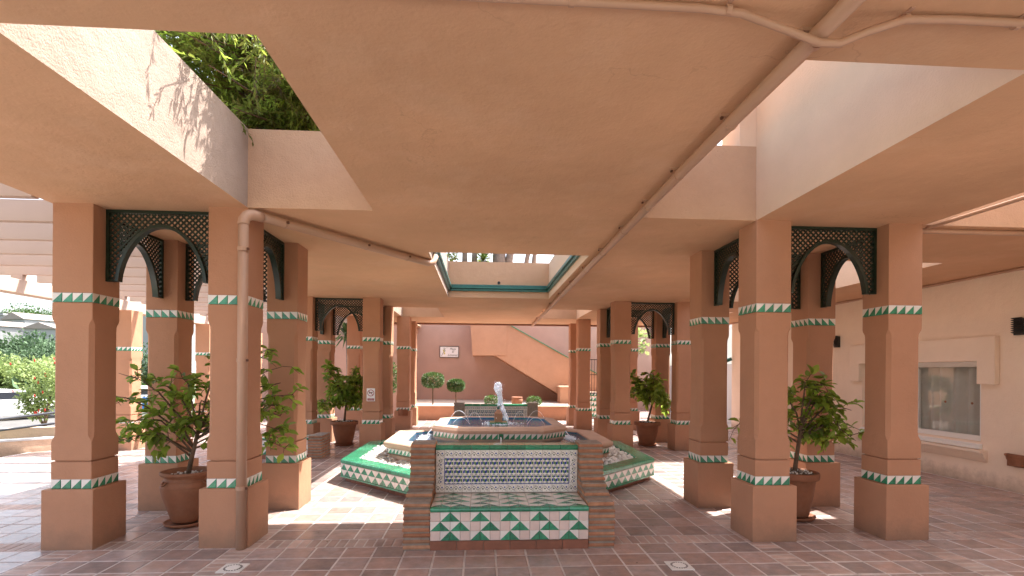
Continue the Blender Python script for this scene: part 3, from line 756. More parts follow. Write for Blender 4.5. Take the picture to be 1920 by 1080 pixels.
# ------------------------------------------------------------------ tiled benches
ROW1 = 'p' + 'TUp' * 5
ROW2 = 'TUTUp' + 'TUp' * 3 + 'TU'
def blue_line(m, X, tw, b):
    y = .644 - .0142; x = X - tw + .002; z0, z1 = .893 - .0985 * 3.5, .893 - .0985 * .5
    for x0, x1, a, c in ((-x, x, z1 - .004, z1 + .004), (-x, x, z0 - .004, z0 + .004), (-x - .004, -x + .004, z0 + .0041, z1 - .0041), (x - .004, x + .004, z0 + .0041, z1 - .0041)): m.box(x0, x1, y, y + .003, a, c, 'blue')
    obj('border_line', m, b)
def bench(loc, rz, label, detail, back=True):
    b = thing('tiled_bench', label, 'bench', loc, rz, 'tiled benches with brick arms around the fountain')
    Q = Pieces(b, detail)
    X = 0.828; n = 16; tw = 2 * X / n
    tk = {k: tile_mb(k, tw - .0035, .0965, .013) for k in ('lr', 'll', 'w', 'p')} if 'TK' not in bench.__dict__ else bench.TK
    bench.TK = tk
    if not hasattr(bench, 'fix'):
        bench.fix = {k: tile_mb(k, tw - .003, .0965, .013) for k in ('cube', 'vine', 'corner')}
        sk = MB(); sk.box(-.145, .145, -.012, 0, -.047, .047, 'skirt'); bench.sk = sk
        no = MB()
        no.loft([[(x, -.018 + .012, -.022), (x, -.022, -.018), (x, -.026, 0), (x, -.022, .014), (x, -.012, .021), (x, .04, .022), (x, .04, -.022)] for x in (-tw + .002, tw - .002)], 'green', True, True); bench.no = no
        cp_ = MB()
        cp_.loft([[(x, -.022, -.026), (x, -.03, -.006), (x, -.024, .016), (x, -.005, .027), (x, .20, .027), (x, .215, .01), (x, .215, -.026)] for x in (-tw + .002, tw - .002)], 'green', True, True); bench.cp = cp_
    # cores
    m = MB(); m.box(-X, X, .014, .64, -.004, .395, 'mortar'); m.box(-X, X, .0405, .64, .395, .427, 'mortar'); back and m.box(-X, X, .645, .83, -.004, .943, 'mortar'); obj('core', m, b)
    for i in range(6): 
        Q.put('skirting_tile', bench.sk, T(-X + (i + .5) * 2 * X / 6, .013, .045) @ Matrix.Diagonal((2 * X / 6 / .296, 1, 1, 1)))
    for r, row in enumerate((ROW1, ROW2, ROW1)):
        for i, ch in enumerate(row):
            Q.put('tile', tk[{'p': 'p', 'T': 'lr', 'U': 'll'}[ch]], T(-X + (i + .5) * tw, .013, .344 - r * .0985))
    for r in range(6):
        row = ROW2 if r % 2 else ROW1
        for i, ch in enumerate(row):
            Q.put('tile', tk[{'p': 'w', 'T': 'lr', 'U': 'll'}[ch]], T(-X + (i + .5) * tw, .045 + .0985 * (5 - r) + .05, .426) @ RX(-PI / 2))
    for i in range(8): Q.put('edging_tile', bench.no, T(-X + (2 * i + 1) * tw, .013, .417))
    def panel(put, base):
        for r in range(5):
            for i in range(n):
                z = .893 - r * .0985; x = -X + (i + .5) * tw
                if r in (0, 4) and i in (0, n - 1): k, a = 'vine', {(0, 0): PI / 4, (0, n - 1): -PI / 4, (4, 0): -PI / 4, (4, n - 1): PI / 4}[(r, i)] * 0
                elif r == 0 or r == 4: k, a = 'vine', 0
                elif i in (0, n - 1): k, a = 'vine', PI / 2
                else: k, a = 'cube', 0
                put('back_tile', bench.fix[k], base @ T(x, 0, z) @ RY(a))
    if back:
        panel(Q.put, T(0, .644, 0)); blue_line(MB(), X, tw, b)
        rear = MB(); panel(lambda nme, mb, Mx: rear.add(mb, Mx, R.random()), T(0, .831, 0) @ RZ(PI)); obj('rear_tiles', rear, b, stuff=True, fixn=False)
    for i in range(8 if back else 0): Q.put('coping_tile', bench.cp, T(-X + (2 * i + 1) * tw, .644, .971))
    # brick arms
    pitch = .0605; nc = 17
    if not hasattr(bench, 'br'):
        bench.br = []
        for q in range(6):
            mb = MB(); e = .006; a, c, h = .136, .066, .019
            j = lambda: R.uniform(-.004, .004)
            low = [(-a + j(), -c + j(), -h), (a + j(), -c + j(), -h), (a + j(), c, -h), (-a + j(), c, -h)]
            mid = [(-a - .005 + j(), -c - .006 + j(), 0), (a + .005 + j(), -c - .006 + j(), 0), (a + .005 + j(), c, 0), (-a - .005 + j(), c, 0)]
            top = [(-a + j(), -c + j(), h), (a + j(), -c + j(), h), (a + j(), c, h), (-a + j(), c, h)]
            mb.loft([low, mid, top], 'brick', True, True); bench.br.append(mb)
    for sx in (-1, 1):
        mort = MB()
        cx = sx * (X + .14)
        for k in range(nc if back else 8):
            z = .03 + k * pitch
            if z < .44: yf = 0.0
            elif z < .70: yf = .50 * math.sin((z - .44) / .26 * PI / 2) ** 1.0
            else: yf = .50 + .05 * (z - .70) / .3
            yb = .86 if back else .64
            mort.box(cx - .132, cx + .132, yf + .012, yb, z - pitch / 2, z + pitch / 2 - .0005, 'mortar')
            y = yf
            while y < yb - .04:
                d = min(.132, yb - y)
                Q.put('brick', R.choice(bench.br), T(cx + R.uniform(-.005, .005), y + d / 2, z + R.uniform(-.003, .003)) @ RZ(R.uniform(-.025, .025)) @ Matrix.Diagonal((1, (d - .008) / .132, R.uniform(.85, 1.08), 1)))
                y += .14
        obj('mortar', mort, b)
    Q.done()
    return b
bench((0.32, 5.37, 0), 0, 'brick armed bench in front of the fountain with blue cube tile backrest', True)
bench((0.42, 14.43, 0), PI, 'smaller looking tiled bench behind the fountain seen from its back', False)
bench((-4.41, 11.0, 0), 0, 'low backless tiled bench half hidden beyond the pergola side columns', False, False)

m = MB()
for i in range(150):
    x, y = R.uniform(-5, 7), R.uniform(4.2, 8.5); a = R.uniform(0, 6.28); r = R.choice((.006, .008, .012, .02)) * R.uniform(.7, 1.2); z = .0045 + R.uniform(0, .003)
    m.face([(x + r * math.cos(a), y + r * math.sin(a), z), (x - .45 * r * math.sin(a), y + .45 * r * math.cos(a), z + .003), (x - r * math.cos(a), y - r * math.sin(a), z), (x + .45 * r * math.sin(a), y - .45 * r * math.cos(a), z + .002)], R.choice(('bark', 'soil', 'pbrick', 'soil')))
o = obj('fallen_litter', m, fixn=False); o['kind'] = 'stuff'
# ------------------------------------------------------------------ in-floor light plates
for x, y, lab in ((-2.29, 4.96, 'white square floor light in the paving before the drainpipe column'), (1.92, 4.85, 'white square floor light in the paving beside the bench arm')):
    t = thing('floor_light', lab, 'floor light', (x, y, 0), 0, 'square lights set in the paving')
    m = MB(); m.box(-.11, .11, -.11, .11, -.008, .006, 'drain'); obj('plate', m, t, bevel=.003)
    m = MB(); m.lathe([(.062, .0062), (.06, .0095), (.0, .0095)], 'pvc', 20); obj('lens', m, t)
    for k in range(20):
        a = 2 * PI * k / 20; m = MB(); m.box(.064, .082, -.007, .007, .0062, .0072, 'black', RZ(a)); obj('slot', m, t)

# ------------------------------------------------------------------ plants
def leaf_mb(k, fold=.18, wd=.27):
    mb = MB()
    mb.poly([(0, 0, 0), (wd * .75, .28, fold * .55), (wd, .5, fold * .6), (wd * .6, .8, fold * .3), (0, 1, -.10), (-wd * .6, .8, fold * .3), (-wd, .5, fold * .6), (-wd * .75, .28, fold * .55), (0, .5, .0)],
            [(0, 1, 2, 8), (8, 2, 3, 4), (0, 8, 6, 7), (8, 4, 5, 6)], k)
    return mb
LEAVES = [leaf_mb('leaf', .2, .25), leaf_mb('leaf', .1, .3), leaf_mb('leaf', .32, .27)]
def leaf_matrix(p, d, size, roll=None):
    d = Vector(d).normalized(); up = Vector((R.uniform(-.6, .6), R.uniform(-.6, .6), 1)).normalized()
    x = d.cross(up).normalized(); z = x.cross(d)
    return Matrix(((x.x, d.x, z.x, p[0]), (x.y, d.y, z.y, p[1]), (x.z, d.z, z.z, p[2]), (0, 0, 0, 1))) @ Matrix.Diagonal((size, size, size, 1))
def pot_a(t):
    m = MB()
    m.lathe([(.0, .045), (.15, .045), (.165, .06), (.215, .22), (.262, .36), (.278, .45), (.272, .50), (.245, .545), (.232, .565), (.235, .58), (.272, .60), (.285, .615), (.285, .64), (.265, .645), (.235, .62), (.22, .58), (.0, .575)], 'pot', 32)
    for z in (.535, .47): m.lathe([(.262 + (.008 if z < .5 else -.014), z - .008), (.274 + (.01 if z < .5 else -.014), z), (.262 + (.008 if z < .5 else -.014), z + .008)], 'pot', 32)
    obj('pot', m, t, smooth=True)
    for a in (-2.1, -.35, 1.2, 2.9):
        m = MB(); Mx = RZ(a); m.tube([Mx @ Vector(p) for p in ((.255, -.03, .545), (.285, -.02, .52), (.29, .0, .505), (.285, .02, .52), (.255, .03, .545))], .012, 'pot', 8); obj('handle', m, t, smooth=True)
def pot_b(t, s=1.0):
    m = MB()
    m.lathe([(r * s, z) for r, z in ((.0, .045), (.19, .045), (.20, .06), (.255, .30), (.285, .50), (.29, .505), (.325, .51), (.335, .525), (.335, .585), (.325, .60), (.30, .60), (.285, .57), (.0, .55))], 'pot', 32); obj('pot', m, t, smooth=True)
def saucer(t):
    m = MB(); m.lathe([(0, .001), (.21, .001), (.245, .03), (.25, .045), (.235, .045), (.22, .03), (.0, .025)], 'pot', 32); obj('saucer', m, t, smooth=True)
    m = MB(); m.lathe([(.0, .60), (.15, .60), (.225, .585)], 'soil', 16)
    for i in range(60):
        a, r = R.uniform(0, 6.28), .2 * math.sqrt(R.random()); s = R.uniform(.01, .018); blob_add(m, (r * math.cos(a), r * math.sin(a), .60), s, s, s * .6, 'pebble', .2)
    obj('soil', m, t)
def lemon(x, y, label, pot, crown, detail, seed, nleaf, lean=(.15, 0)):
    """crown: list of (dx, dy, z, spread) branch targets"""
    global R
    keep = R; R = random.Random(seed)
    t = thing('potted_lemon_tree', label, 'potted tree', (x, y, 0), 0, 'lemon trees in terracotta pots')
    pot(t); saucer(t)
    br = MB(); lf = []
    fork = Vector((lean[0], lean[1], 1.12))
    br.tube([(0, 0, .56), (lean[0] * .4, lean[1] * .4, .8), fork], [.03, .026, .022], 'bark', 8)
    for (dx, dy, z, sp, start) in crown:
        s = Vector((lean[0] * start, lean[1] * start, .58 + .54 * start)); e = Vector((dx, dy, z))
        mid = s.lerp(e, .5) + Vector((0, 0, .12 + .1 * R.random()))
        P_ = [s.lerp(mid, .5) + Vector((R.uniform(-.03, .03), R.uniform(-.03, .03), .02)), mid, mid.lerp(e, .55) + Vector((R.uniform(-.04, .04), R.uniform(-.04, .04), .03)), e]
        br.tube([s] + P_, [.013, .011, .009, .006, .003], 'bark', 6)
        for k in range(9):
            u = R.uniform(.25, 1.0); i = min(3, int(u * 4)); base = ([s] + P_)[i].lerp(P_[i], u * 4 - i)
            dr = Vector((R.gauss(0, 1), R.gauss(0, 1), R.gauss(-.05, .6))).normalized(); ln = sp * R.uniform(.4, 1.0)
            tip = base + dr * ln + Vector((0, 0, -.25 * ln)); md = base.lerp(tip, .5) + Vector((0, 0, .04))
            br.tube([base, md, tip], [.005, .004, .002], 'bark', 5)
            nl = int(6 + ln * 20)
            for q in range(nl):
                v = .2 + .8 * q / nl; p = base.lerp(md, v * 2) if v < .5 else md.lerp(tip, v * 2 - 1)
                dd = dr * .6 + Vector((R.gauss(0, .8), R.gauss(0, .8), R.gauss(-.25, .5)))
                lf.append(leaf_matrix(p, dd, R.uniform(.095, .16) * (1 if detail else 1.25)))
    obj('trunk', br, t, smooth=True)
    R.shuffle(lf); lf = lf[:nleaf]
    rest = MB()
    for i, Mx in enumerate(lf):
        if detail and i < 300: link('leaf', R.choice(LEAVES).mesh('leaf', True, fixn=False), t, Mx)
        else: rest.add(R.choice(LEAVES), Mx, R.random())
    if rest.f: obj('foliage', rest, t, stuff=True, smooth=True, fixn=False)
    R = keep
lemon(-3.50, 6.42, 'sprawling lemon tree in a bulging pot between the front pergola side columns', pot_a,
      [(-.95, -.1, 1.55, .32, .6), (-.8, .0, 1.8, .28, .9), (-.75, .1, 1.2, .3, .5), (-.55, -.2, 1.02, .3, .4), (-.4, .1, 1.65, .32, 1), (-.05, -.1, 1.75, .3, 1), (.1, .15, 1.45, .32, .8), (-.1, -.15, 1.15, .3, .6),
       (1.12, .0, 1.9, .3, 1), (1.2, .1, 1.55, .3, .9), (1.1, -.05, 1.3, .3, .8), (1.0, .1, .98, .28, .7), (1.12, -.1, 1.7, .28, 1), (1.05, 0, 1.42, .28, .9), (1.08, 0, 1.12, .26, .8), (.45, .0, 2.15, .28, 1), (-.7, .1, .98, .24, .4), (1.0, .05, 2.1, .25, 1), (-.95, 0, .92, .2, .5), (1.15, 0, .9, .25, .6)], True, 3, 860, (.12, 0))
lemon(4.05, 6.42, 'lemon tree in a tapered rimmed pot between the front window wall side columns', lambda t: pot_b(t, .86),
      [(.50, .0, 1.62, .3, 1), (.80, .05, 1.38, .3, .9), (.95, .1, 1.12, .28, .8), (.35, -.1, 1.75, .26, 1), (.3, .1, 1.45, .3, 1), (.55, 0, 1.05, .3, .8), (-.2, .1, 1.6, .3, 1), (-.65, .0, 1.45, .3, 1), (-.8, .05, 1.15, .28, .8), (-.6, .1, .95, .26, .7), (.75, -.1, 1.0, .28, .8), (.1, -.1, 1.78, .24, 1), (.25, .1, 1.05, .28, .6)], True, 5, 560, (.08, 0))
lemon(-3.38, 13.1, 'bushy dark lemon tree in the pot beside the no dogs sign column', pot_b,
      [(a * math.cos(i * 2.4) * 1.0, a * math.sin(i * 2.4) * .7, z, .36, .9) for i, (a, z) in enumerate(((.5, 1.1), (.6, 1.3), (.65, 1.5), (.55, 1.7), (.45, 1.9), (.6, 1.15), (.7, 1.4), (.6, 1.6), (.3, 2.0), (.5, 1.85), (.2, 1.4), (.3, 1.2), (.65, 1.0), (.6, 1.75), (.45, .9)))], False, 8, 1100, (.05, 0))
lemon(4.28, 13.0, 'rounded lemon tree in a pot between the middle window wall side columns', pot_b,
      [(a * math.cos(i * 2.4) * 1.0, a * math.sin(i * 2.4) * .7, z, .32, .9) for i, (a, z) in enumerate(((.5, 1.0), (.6, 1.2), (.6, 1.4), (.5, 1.6), (.4, 1.75), (.55, 1.1), (.65, 1.3), (.5, 1.5), (.2, 1.85), (.5, 1.6), (.6, 1.45), (.3, 1.3)))], False, 9, 750, (.15, 0))

def shell(mb, c, rx, ry, rz, n, size, k, lo=.8, box=2.0, drop=0):
    """leaf-sized faces spread through a crown"""
    for i in range(n):
        v = Vector((R.gauss(0, 1), R.gauss(0, 1), R.gauss(0, 1))).normalized()
        s = (abs(v.x) ** box + abs(v.y) ** box + abs(v.z) ** box) ** (-1 / box) * R.uniform(lo, 1.03)
        p = (c[0] + v.x * rx * s, c[1] + v.y * ry * s, c[2] + v.z * rz * s)
        d = v + Vector((R.gauss(0, .7), R.gauss(0, .7), R.gauss(0, .7) - drop))
        Mx = leaf_matrix(p, d, size * R.uniform(.6, 1.3)); t = R.random()
        a = Mx @ Vector((0, 0, 0)); b = Mx @ Vector((.32, .5, .1)); e = Mx @ Vector((0, 1, 0)); f = Mx @ Vector((-.32, .5, .1))
        mb.tint = t * .98 + .01; mb.face([a, b, e, f], k)
def topiary(x, y, z0, zc, rx, rz, label):
    t = thing('topiary_tree', label, 'topiary tree', (x, y, z0), 0, 'clipped ball trees in the far planter')
    m = MB(); m.tube([(.01, 0, -.03), (0, 0, (zc - z0) * .5), (.015, 0, zc - z0 - rz * .8)], [.028, .024, .022], 'bark', 7)
    for a in (0.3, 2.4, 4.4): m.tube([(.0, 0, zc - z0 - rz * 1.35), (.1 * math.cos(a), .1 * math.sin(a), zc - z0 - rz * .5)], [.016, .012], 'bark', 6)
    obj('trunk', m, t, smooth=True)
    m = MB(); shell(m, (0, 0, zc - z0), rx, rx, rz, 2600, .05, 'leafd', .9, 2.8); obj('crown', m, t, stuff=True, fixn=False)
    m = MB(); shell(m, (0, 0, zc - z0), rx * .8, rx * .8, rz * .8, 700, .09, 'leafd', .9, 2.6); obj('inner_foliage', m, t, stuff=True, fixn=False)
topiary(-1.88, 20.6, .50, 1.50, .42, .29, 'taller clipped ball tree below the lettered wall plaque')
topiary(-.97, 20.6, .50, 1.30, .33, .23, 'shorter clipped ball tree beside the stair landing')
for x, y, r, rz, lab in ((.44, 20.5, .26, .2, 'small boxwood bush behind the water jet'), (2.12, 20.3, .27, .19, 'bright clipped boxwood bush beside the terracotta jar')):
    t = thing('boxwood_bush', lab, 'bush', (x, y, .5), 0, 'clipped box bushes in the far planter')
    m = MB(); shell(m, (0, 0, rz * .95), r, r, rz, 1100, .06, 'box', .8, 2.8); obj('leaves', m, t, stuff=True, fixn=False)
    m = MB(); m.tube([(0, 0, -.02), (0, 0, .12)], .02, 'bark', 6); obj('stem', m, t)
t = MB(); t.lathe([(.10, .0), (.20, .06), (.23, .17), (.225, .27), (.19, .30), (.215, .315), (.225, .345), (.205, .36), (.17, .30), (.0, .28)], 'pot', 24)
o = obj('terracotta_jar', t, smooth=True); o.location = (1.46, 20.5, .5); tag(o, 'empty pale terracotta jar standing in the far planter', 'jar')

# conifer overhanging the light well
cf = thing('conifer_tree', 'sunlit conifer overhanging the light well on the pergola side', 'tree', (-2.35, 7.1, HT))
m = MB(); m.tube([(0, 0, -.02), (.05, 0, 1.5), (0, .05, 3.6)], [.12, .1, .04], 'bark', 8)
fol = MB()
for i in range(430):
    zz = R.uniform(.25, 3.6); a = R.uniform(0, 2 * PI); ln = (2.3 * (1 - zz / 5.2)) * R.uniform(.55, 1.0)
    dr = Vector((math.cos(a), math.sin(a) * .95, 0)); s = Vector((0, 0, zz)); e = s + dr * ln + Vector((0, 0, R.uniform(-.25, .35)))
    if s.z + (e.z - s.z) < .1: e.z = .12
    mid = s.lerp(e, .5) + Vector((0, 0, .15)); m.tube([s, mid, e], [.022, .014, .005], 'bark', 5)
    for k in range(15):
        u = R.uniform(.15, 1.05); b0 = s.lerp(mid, u * 2) if u < .5 else mid.lerp(e, u * 2 - 1)
        hd = (dr + Vector((R.gauss(0, .6), R.gauss(0, .6), R.gauss(-.35, .4)))).normalized(); tint = R.random() * .98 + .01
        for q in range(18):
            p = b0 + hd * (.02 * q + R.uniform(0, .03)); d2 = hd + Vector((R.gauss(0, .55), R.gauss(0, .55), R.gauss(-.1, .45)))
            Mx = leaf_matrix(p, d2, R.uniform(.045, .10)); fol.tint = tint
            fol.face([Mx @ Vector(c) for c in ((0, 0, 0), (.16, .45, .05), (0, 1, 0), (-.16, .45, .05))], 'conifer')
def spray_mass(c, rx, ry, rz, n):
    for i in range(n):
        v = Vector((R.gauss(0, 1), R.gauss(0, 1), R.gauss(0, 1))).normalized() * R.random() ** .4
        b0 = Vector((c[0] + v.x * rx, c[1] + v.y * ry, c[2] + v.z * rz))
        if b0.z < .06: continue
        hd = Vector((v.x + R.gauss(0, .4), v.y + R.gauss(0, .4), v.z * .5 + R.gauss(-.1, .4))).normalized(); fol.tint = R.random() * .98 + .01
        for q in range(12):
            p = b0 + hd * (.02 * q); d2 = hd + Vector((R.gauss(0, .6), R.gauss(0, .6), R.gauss(-.05, .5)))
            Mx = leaf_matrix(p, d2, R.uniform(.045, .095)); fol.face([Mx @ Vector(cc) for cc in ((0, 0, 0), (.16, .45, .05), (0, 1, 0), (-.16, .45, .05))], 'conifer')
for c, rx, ry, rz, n in (((1.0, -.75, 1.9), .8, .8, .9, 1100), ((.5, -1.2, .75), .45, .5, .5, 420), ((-.6, -.3, 1.3), 1.1, .8, 1.1, 1500), ((-1.6, 0, 1.6), .8, .7, 1.0, 900), ((.2, .2, 2.6), 1.0, .8, .9, 900), ((-.2, -.4, .5), .8, .6, .5, 600)): spray_mass(c, rx, ry, rz, n)
for i in range(26):   # sprigs hanging over the rim
    x, y = R.uniform(-.0, .45), R.uniform(-2.9, -1.55); b0 = Vector((x, y + R.uniform(0, .1), .35 + R.uniform(0, .5))); hd = Vector((R.gauss(.1, .3), R.gauss(-.2, .3), -1)).normalized()
    m.tube([b0 + Vector((0, .35, .25)), b0, b0 + hd * .3], [.008, .006, .002], 'bark', 4)
    for q in range(20):
        p = b0 + hd * (.02 * q); Mx = leaf_matrix(p, hd + Vector((R.gauss(0, .5), R.gauss(0, .5), R.gauss(-.1, .3))), R.uniform(.06, .11)); fol.tint = R.random() * .5 + .01
        fol.face([Mx @ Vector(c) for c in ((0, 0, 0), (.13, .45, .05), (0, 1, 0), (-.13, .45, .05))], 'conifer')
obj('trunk', m, cf, smooth=True); obj('foliage', fol, cf, stuff=True, fixn=False)

# roof garden seen through the central well
def blade_plant(t, c, n, ln, k, spread=1.0):
    m = MB()
    for i in range(n):
        a = R.uniform(0, 2 * PI); el = R.uniform(-.5, 1.3); L_ = ln * R.uniform(.7, 1.1)
        d = Vector((math.cos(a) * math.cos(el), math.sin(a) * math.cos(el), math.sin(el))); sd = d.cross(Vector((0, 0, 1))).normalized() * .02 * ln / .5
        p0 = Vector(c); p1 = p0 + d * L_ * .55; p2 = p0 + d * L_ + Vector((0, 0, -.28 * L_))
        m.tint = R.random() * .98 + .01
        m.poly([p0 - sd * .6, p0 + sd * .6, p1 + sd, p1 - sd, p2], [(0, 1, 2, 3), (3, 2, 4)], k)
    obj('leaves', m, t, stuff=True, fixn=False)
for i, (x, r, ln, lab, pl) in enumerate(((-.42, .07, .0, 'slim grey trunk in the roof garden beside the green bush', 0), (-.18, .07, 0, 'grey trunk in the roof garden just left of the yucca', 0), (.05, .13, .7, 'yucca with spiky leaves above the central well', 1), (.46, .17, 0, 'thickest grey trunk in the roof garden above the well', 0), (.68, .1, 0, 'leaning grey trunk next to the thickest one above the well', 0), (1.12, .06, 0, 'curved pale trunk in the roof garden over the well', 0), (1.33, .06, 0, 'thin pale trunk at the end of the roof garden row', 0))):
    t = thing('yucca' if pl else 'roof_garden_tree', lab, 'yucca' if pl else 'tree', (x, 13.2, HT), 0, 'trees of the roof garden')
    lean = [0, .02, 0, 0, .12, .16, .08][i]
    m = MB(); m.tube([(0, 0, -.01), (lean * .3, 0, .35), (lean, 0, .9), (lean * 1.4, 0, 2.2)] if not pl else [(0, 0, -.01), (0, 0, .28)], [r * 1.15, r, r * .9, r * .7] if not pl else [r, r], 'barkg', 9); obj('trunk', m, t, smooth=True)
    if pl: blade_plant(t, (0, 0, .34), 90, .5, 'yucca')
    else:
        m = MB(); shell(m, (lean * 1.5, 0, 2.9), .7, .7, .9, 260, .22, 'leafd', .5); obj('crown', m, t, stuff=True, fixn=False)
t = thing('round_bush', 'leafy green bush in the roof garden at the corner of the well', 'bush', (-.86, 13.1, HT))
m = MB(); shell(m, (0, 0, .5), .26, .26, .5, 700, .09, 'grass', .5); obj('leaves', m, t, stuff=True, fixn=False)
m = MB(); m.tube([(0, 0, 0), (0, 0, .4)], .03, 'bark', 6); obj('stem', m, t)
w = MB(); w.box(-1.9, -.35, 16.6, 16.9, HT - .01, HT + 1.0, 'cream'); tag(obj('roof_parapet', w), 'pale parapet wall behind the roof garden trunks', 'wall')

# ------------------------------------------------------------------ far courtyard
pw = thing('planter', 'low salmon planter wall of the raised bed below the stairs', 'planter', (0.4, 19.7, 0))
m = MB(); m.box(-3.4, 3.6, 0, .2, -.004, .52, 'stucco'); obj('wall', m, pw, bevel=.01)
m = MB(); m.box(-3.4, 3.6, .2, 5.3, -.004, .50, 'gravel'); obj('gravel_bed', m, pw)
m = MB(); m.box(-3.42, 3.62, -.02, .22, .521, .55, 'cream'); obj('coping', m, pw, bevel=.006)
bw = MB(); bw.box(-8.5, 9.2, 25.0, 25.4, -.3, 6.7, 'mauve'); tag(obj('courtyard_wall', bw), 'tall mauve stucco wall at the back of the courtyard', 'wall')
st = thing('staircase', 'salmon outdoor stair with closed parapet against the back wall', 'staircase', (0, 23, 0))
m = MB(); m.loft([[(-.36, 0, 2.58), (1.16, 0, 2.58), (1.16, 0, 4.6), (-.50, 0, 4.6)], [(-.36, 1.99, 2.58), (1.16, 1.99, 2.58), (1.16, 1.99, 4.6), (-.50, 1.99, 4.6)]], 'stucco', True, True); obj('landing', m, st)
m = MB()
pr = [(.68, 2.56), (3.57, .84), (4.9, .05), (6.1, .05), (6.1, 1.32), (1.15, 4.0), (1.15, 2.579)]
m.loft([[(x, .03, z) for x, z in pr], [(x, 1.98, z) for x, z in pr]], 'stucco', True, True); obj('flight', m, st)
m = MB(); Mx = T(1.15, .0, 4.0) @ RY(math.atan2(2.68, 4.95)); m.box(0, 5.6, -.02, .22, .002, .035, 'green', Mx); obj('coping', m, st)
m = MB(); m.box(3.45, 4.3, -.9, .0, .3, 1.2, 'stucco'); m.box(3.42, 4.33, -.93, .02, 1.2, 1.25, 'cream'); obj('newel_block', m, st)
# lettered plaque
pq = thing('wall_plaque', 'white tile plaque with a lemon branch and lettering, Plaza El Limonar', 'plaque', (-1.505, 24.985, 2.79))
m = MB(); m.box(-.435, .435, -.03, .012, -.25, .25, 'signw'); obj('panel', m, pq)
m = MB(); m.box(-.45, .45, -.045, 0, .25, .275, 'black'); m.box(-.45, .45, -.045, 0, -.275, -.25, 'black'); m.box(-.46, -.435, -.045, 0, -.25, .25, 'black'); m.box(.435, .46, -.045, 0, -.25, .25, 'black'); obj('frame', m, pq)
m = MB()
m.tube([(-.37, -.034, -.2), (-.28, -.034, -.02), (-.2, -.034, .2)], .008, 'ink', 5)
for i in range(14):
    a = R.uniform(0, 6.28); u = R.random(); c = Vector((-.37 + .17 * u + R.uniform(-.08, .1), -.036, -.18 + .38 * u)); r = R.uniform(.018, .03)
    m.face([(c.x + r * math.cos(a), c.y, c.z + r * math.sin(a)), (c.x - .4 * r * math.sin(a), c.y, c.z + .4 * r * math.cos(a)), (c.x - r * math.cos(a), c.y, c.z - r * math.sin(a)), (c.x + .4 * r * math.sin(a), c.y, c.z - .4 * r * math.cos(a))], 'olive' if i % 3 else 'ink')
for cx, cz in ((-.25, .0), (-.22, -.08), (-.27, .07)):
    m.face([(cx + .032 * math.cos(k * .785), -.038, cz + .042 * math.sin(k * .785)) for k in range(8)], 'yellow')
obj('lemon_branch', m, pq)
def text(s, size, parent, Mx, k, shear=0.0, name='lettering'):
    c = bpy.data.curves.new('text', 'FONT'); c.body = s; c.size = size; c.align_x = 'CENTER'; c.align_y = 'CENTER'; c.shear = shear
    o = bpy.data.objects.new('t', c); COL.objects.link(o); dg = bpy.context.evaluated_depsgraph_get()
    me = bpy.data.meshes.new_from_object(o.evaluated_get(dg)); bpy.data.objects.remove(o); me.materials.clear(); me.materials.append(M[k])
    return link(name, me, parent, Mx)
for s, x, z in (('Plaza', .16, .14), ('El', .17, .01), ('Limonar', .16, -.15)): text(s, .14, pq, T(x, -.034, z) @ RX(PI / 2), 'ink', .35)
# no-dogs sign on a column
nd = thing('no_dogs_sign', 'white sign with red prohibition ring and a dog on the column face', 'sign', (-2.54, 12.38 - .203, 1.295))
m = MB(); m.box(-.095, .095, -.008, 0, -.15, .15, 'signw'); obj('panel', m, nd)
m = MB(); N = 28
for k in range(N):
    a0, a1 = 2 * PI * k / N, 2 * PI * (k + 1) / N
    m.face([(r * math.cos(a), -.0095, .042 + r * math.sin(a)) for r, a in ((.064, a0), (.078, a0), (.078, a1), (.064, a1))], 'signr')
m.box(-.07, .07, -.0105, -.0092, -.006, .006, 'signr', T(0, 0, .042) @ RY(PI / 4)); obj('prohibition_ring', m, nd)
m = MB()
dog = [(-.042, .015), (-.036, .012), (-.034, -.012), (-.026, -.012), (-.024, .004), (.012, .004), (.016, -.014), (.024, -.014), (.026, .012), (.036, .022), (.046, .02), (.044, .034), (.03, .042), (.022, .034), (.014, .024), (-.03, .024), (-.046, .034)]
m.face([(x, -.0088, .032 + z) for x, z in dog], 'black'); obj('dog_silhouette', m, nd)
m = MB(); m.box(-.075, .075, -.0095, -.0075, -.135, -.082, 'signr'); obj('caption_band', m, nd)
text('NO PERROS', .022, nd, T(0, -.0102, -.098) @ RX(PI / 2), 'signw'); text('NO DOGS', .022, nd, T(0, -.0102, -.121) @ RX(PI / 2), 'signw')
# little wall pot on a rear column
def wall_pot(loc, rz, r, h, lab):
    m = MB(); prof = [(r * .25, -h), (r * .6, -h * .85), (r * .85, -h * .4), (r * .92, -.03), (r, -.025), (r, 0), (r * .88, 0), (r * .8, -.05)]
    m.loft([[(rr_ * math.cos(PI * j / 12), -rr_ * math.sin(PI * j / 12), z) for j in range(13)] for rr_, z in prof], 'pot', closed=False)
    m.box(-r, r, -.012, 0, -h, 0, 'pot'); o = obj('wall_pot', m); o.location = loc; o.rotation_euler = (0, 0, rz); return tag(o, lab, 'wall pot')
wall_pot((-2.40, 16.52 - .2525, .66), 0, .15, .2, 'half round terracotta pot fixed to the base of a rear column')
# buildings at the ends
lb = MB(); lb.box(-9.5, -3.2, 20.2, 20.5, -.3, 4.0, 'mauve'); lb.box(-3.5, -3.205, 20.5, 25, -.3, 3.6, 'stucco'); lb.box(-3.6, -2.85, 20.1, 25, 3.95, 4.3, 'cream'); lb.box(-3.55, -3.0, 20.15, 25, 3.65, 3.95, 'stucco')
tag(obj('side_house', lb), 'mauve house wall with stepped cornice beyond the pergola side columns', 'house')
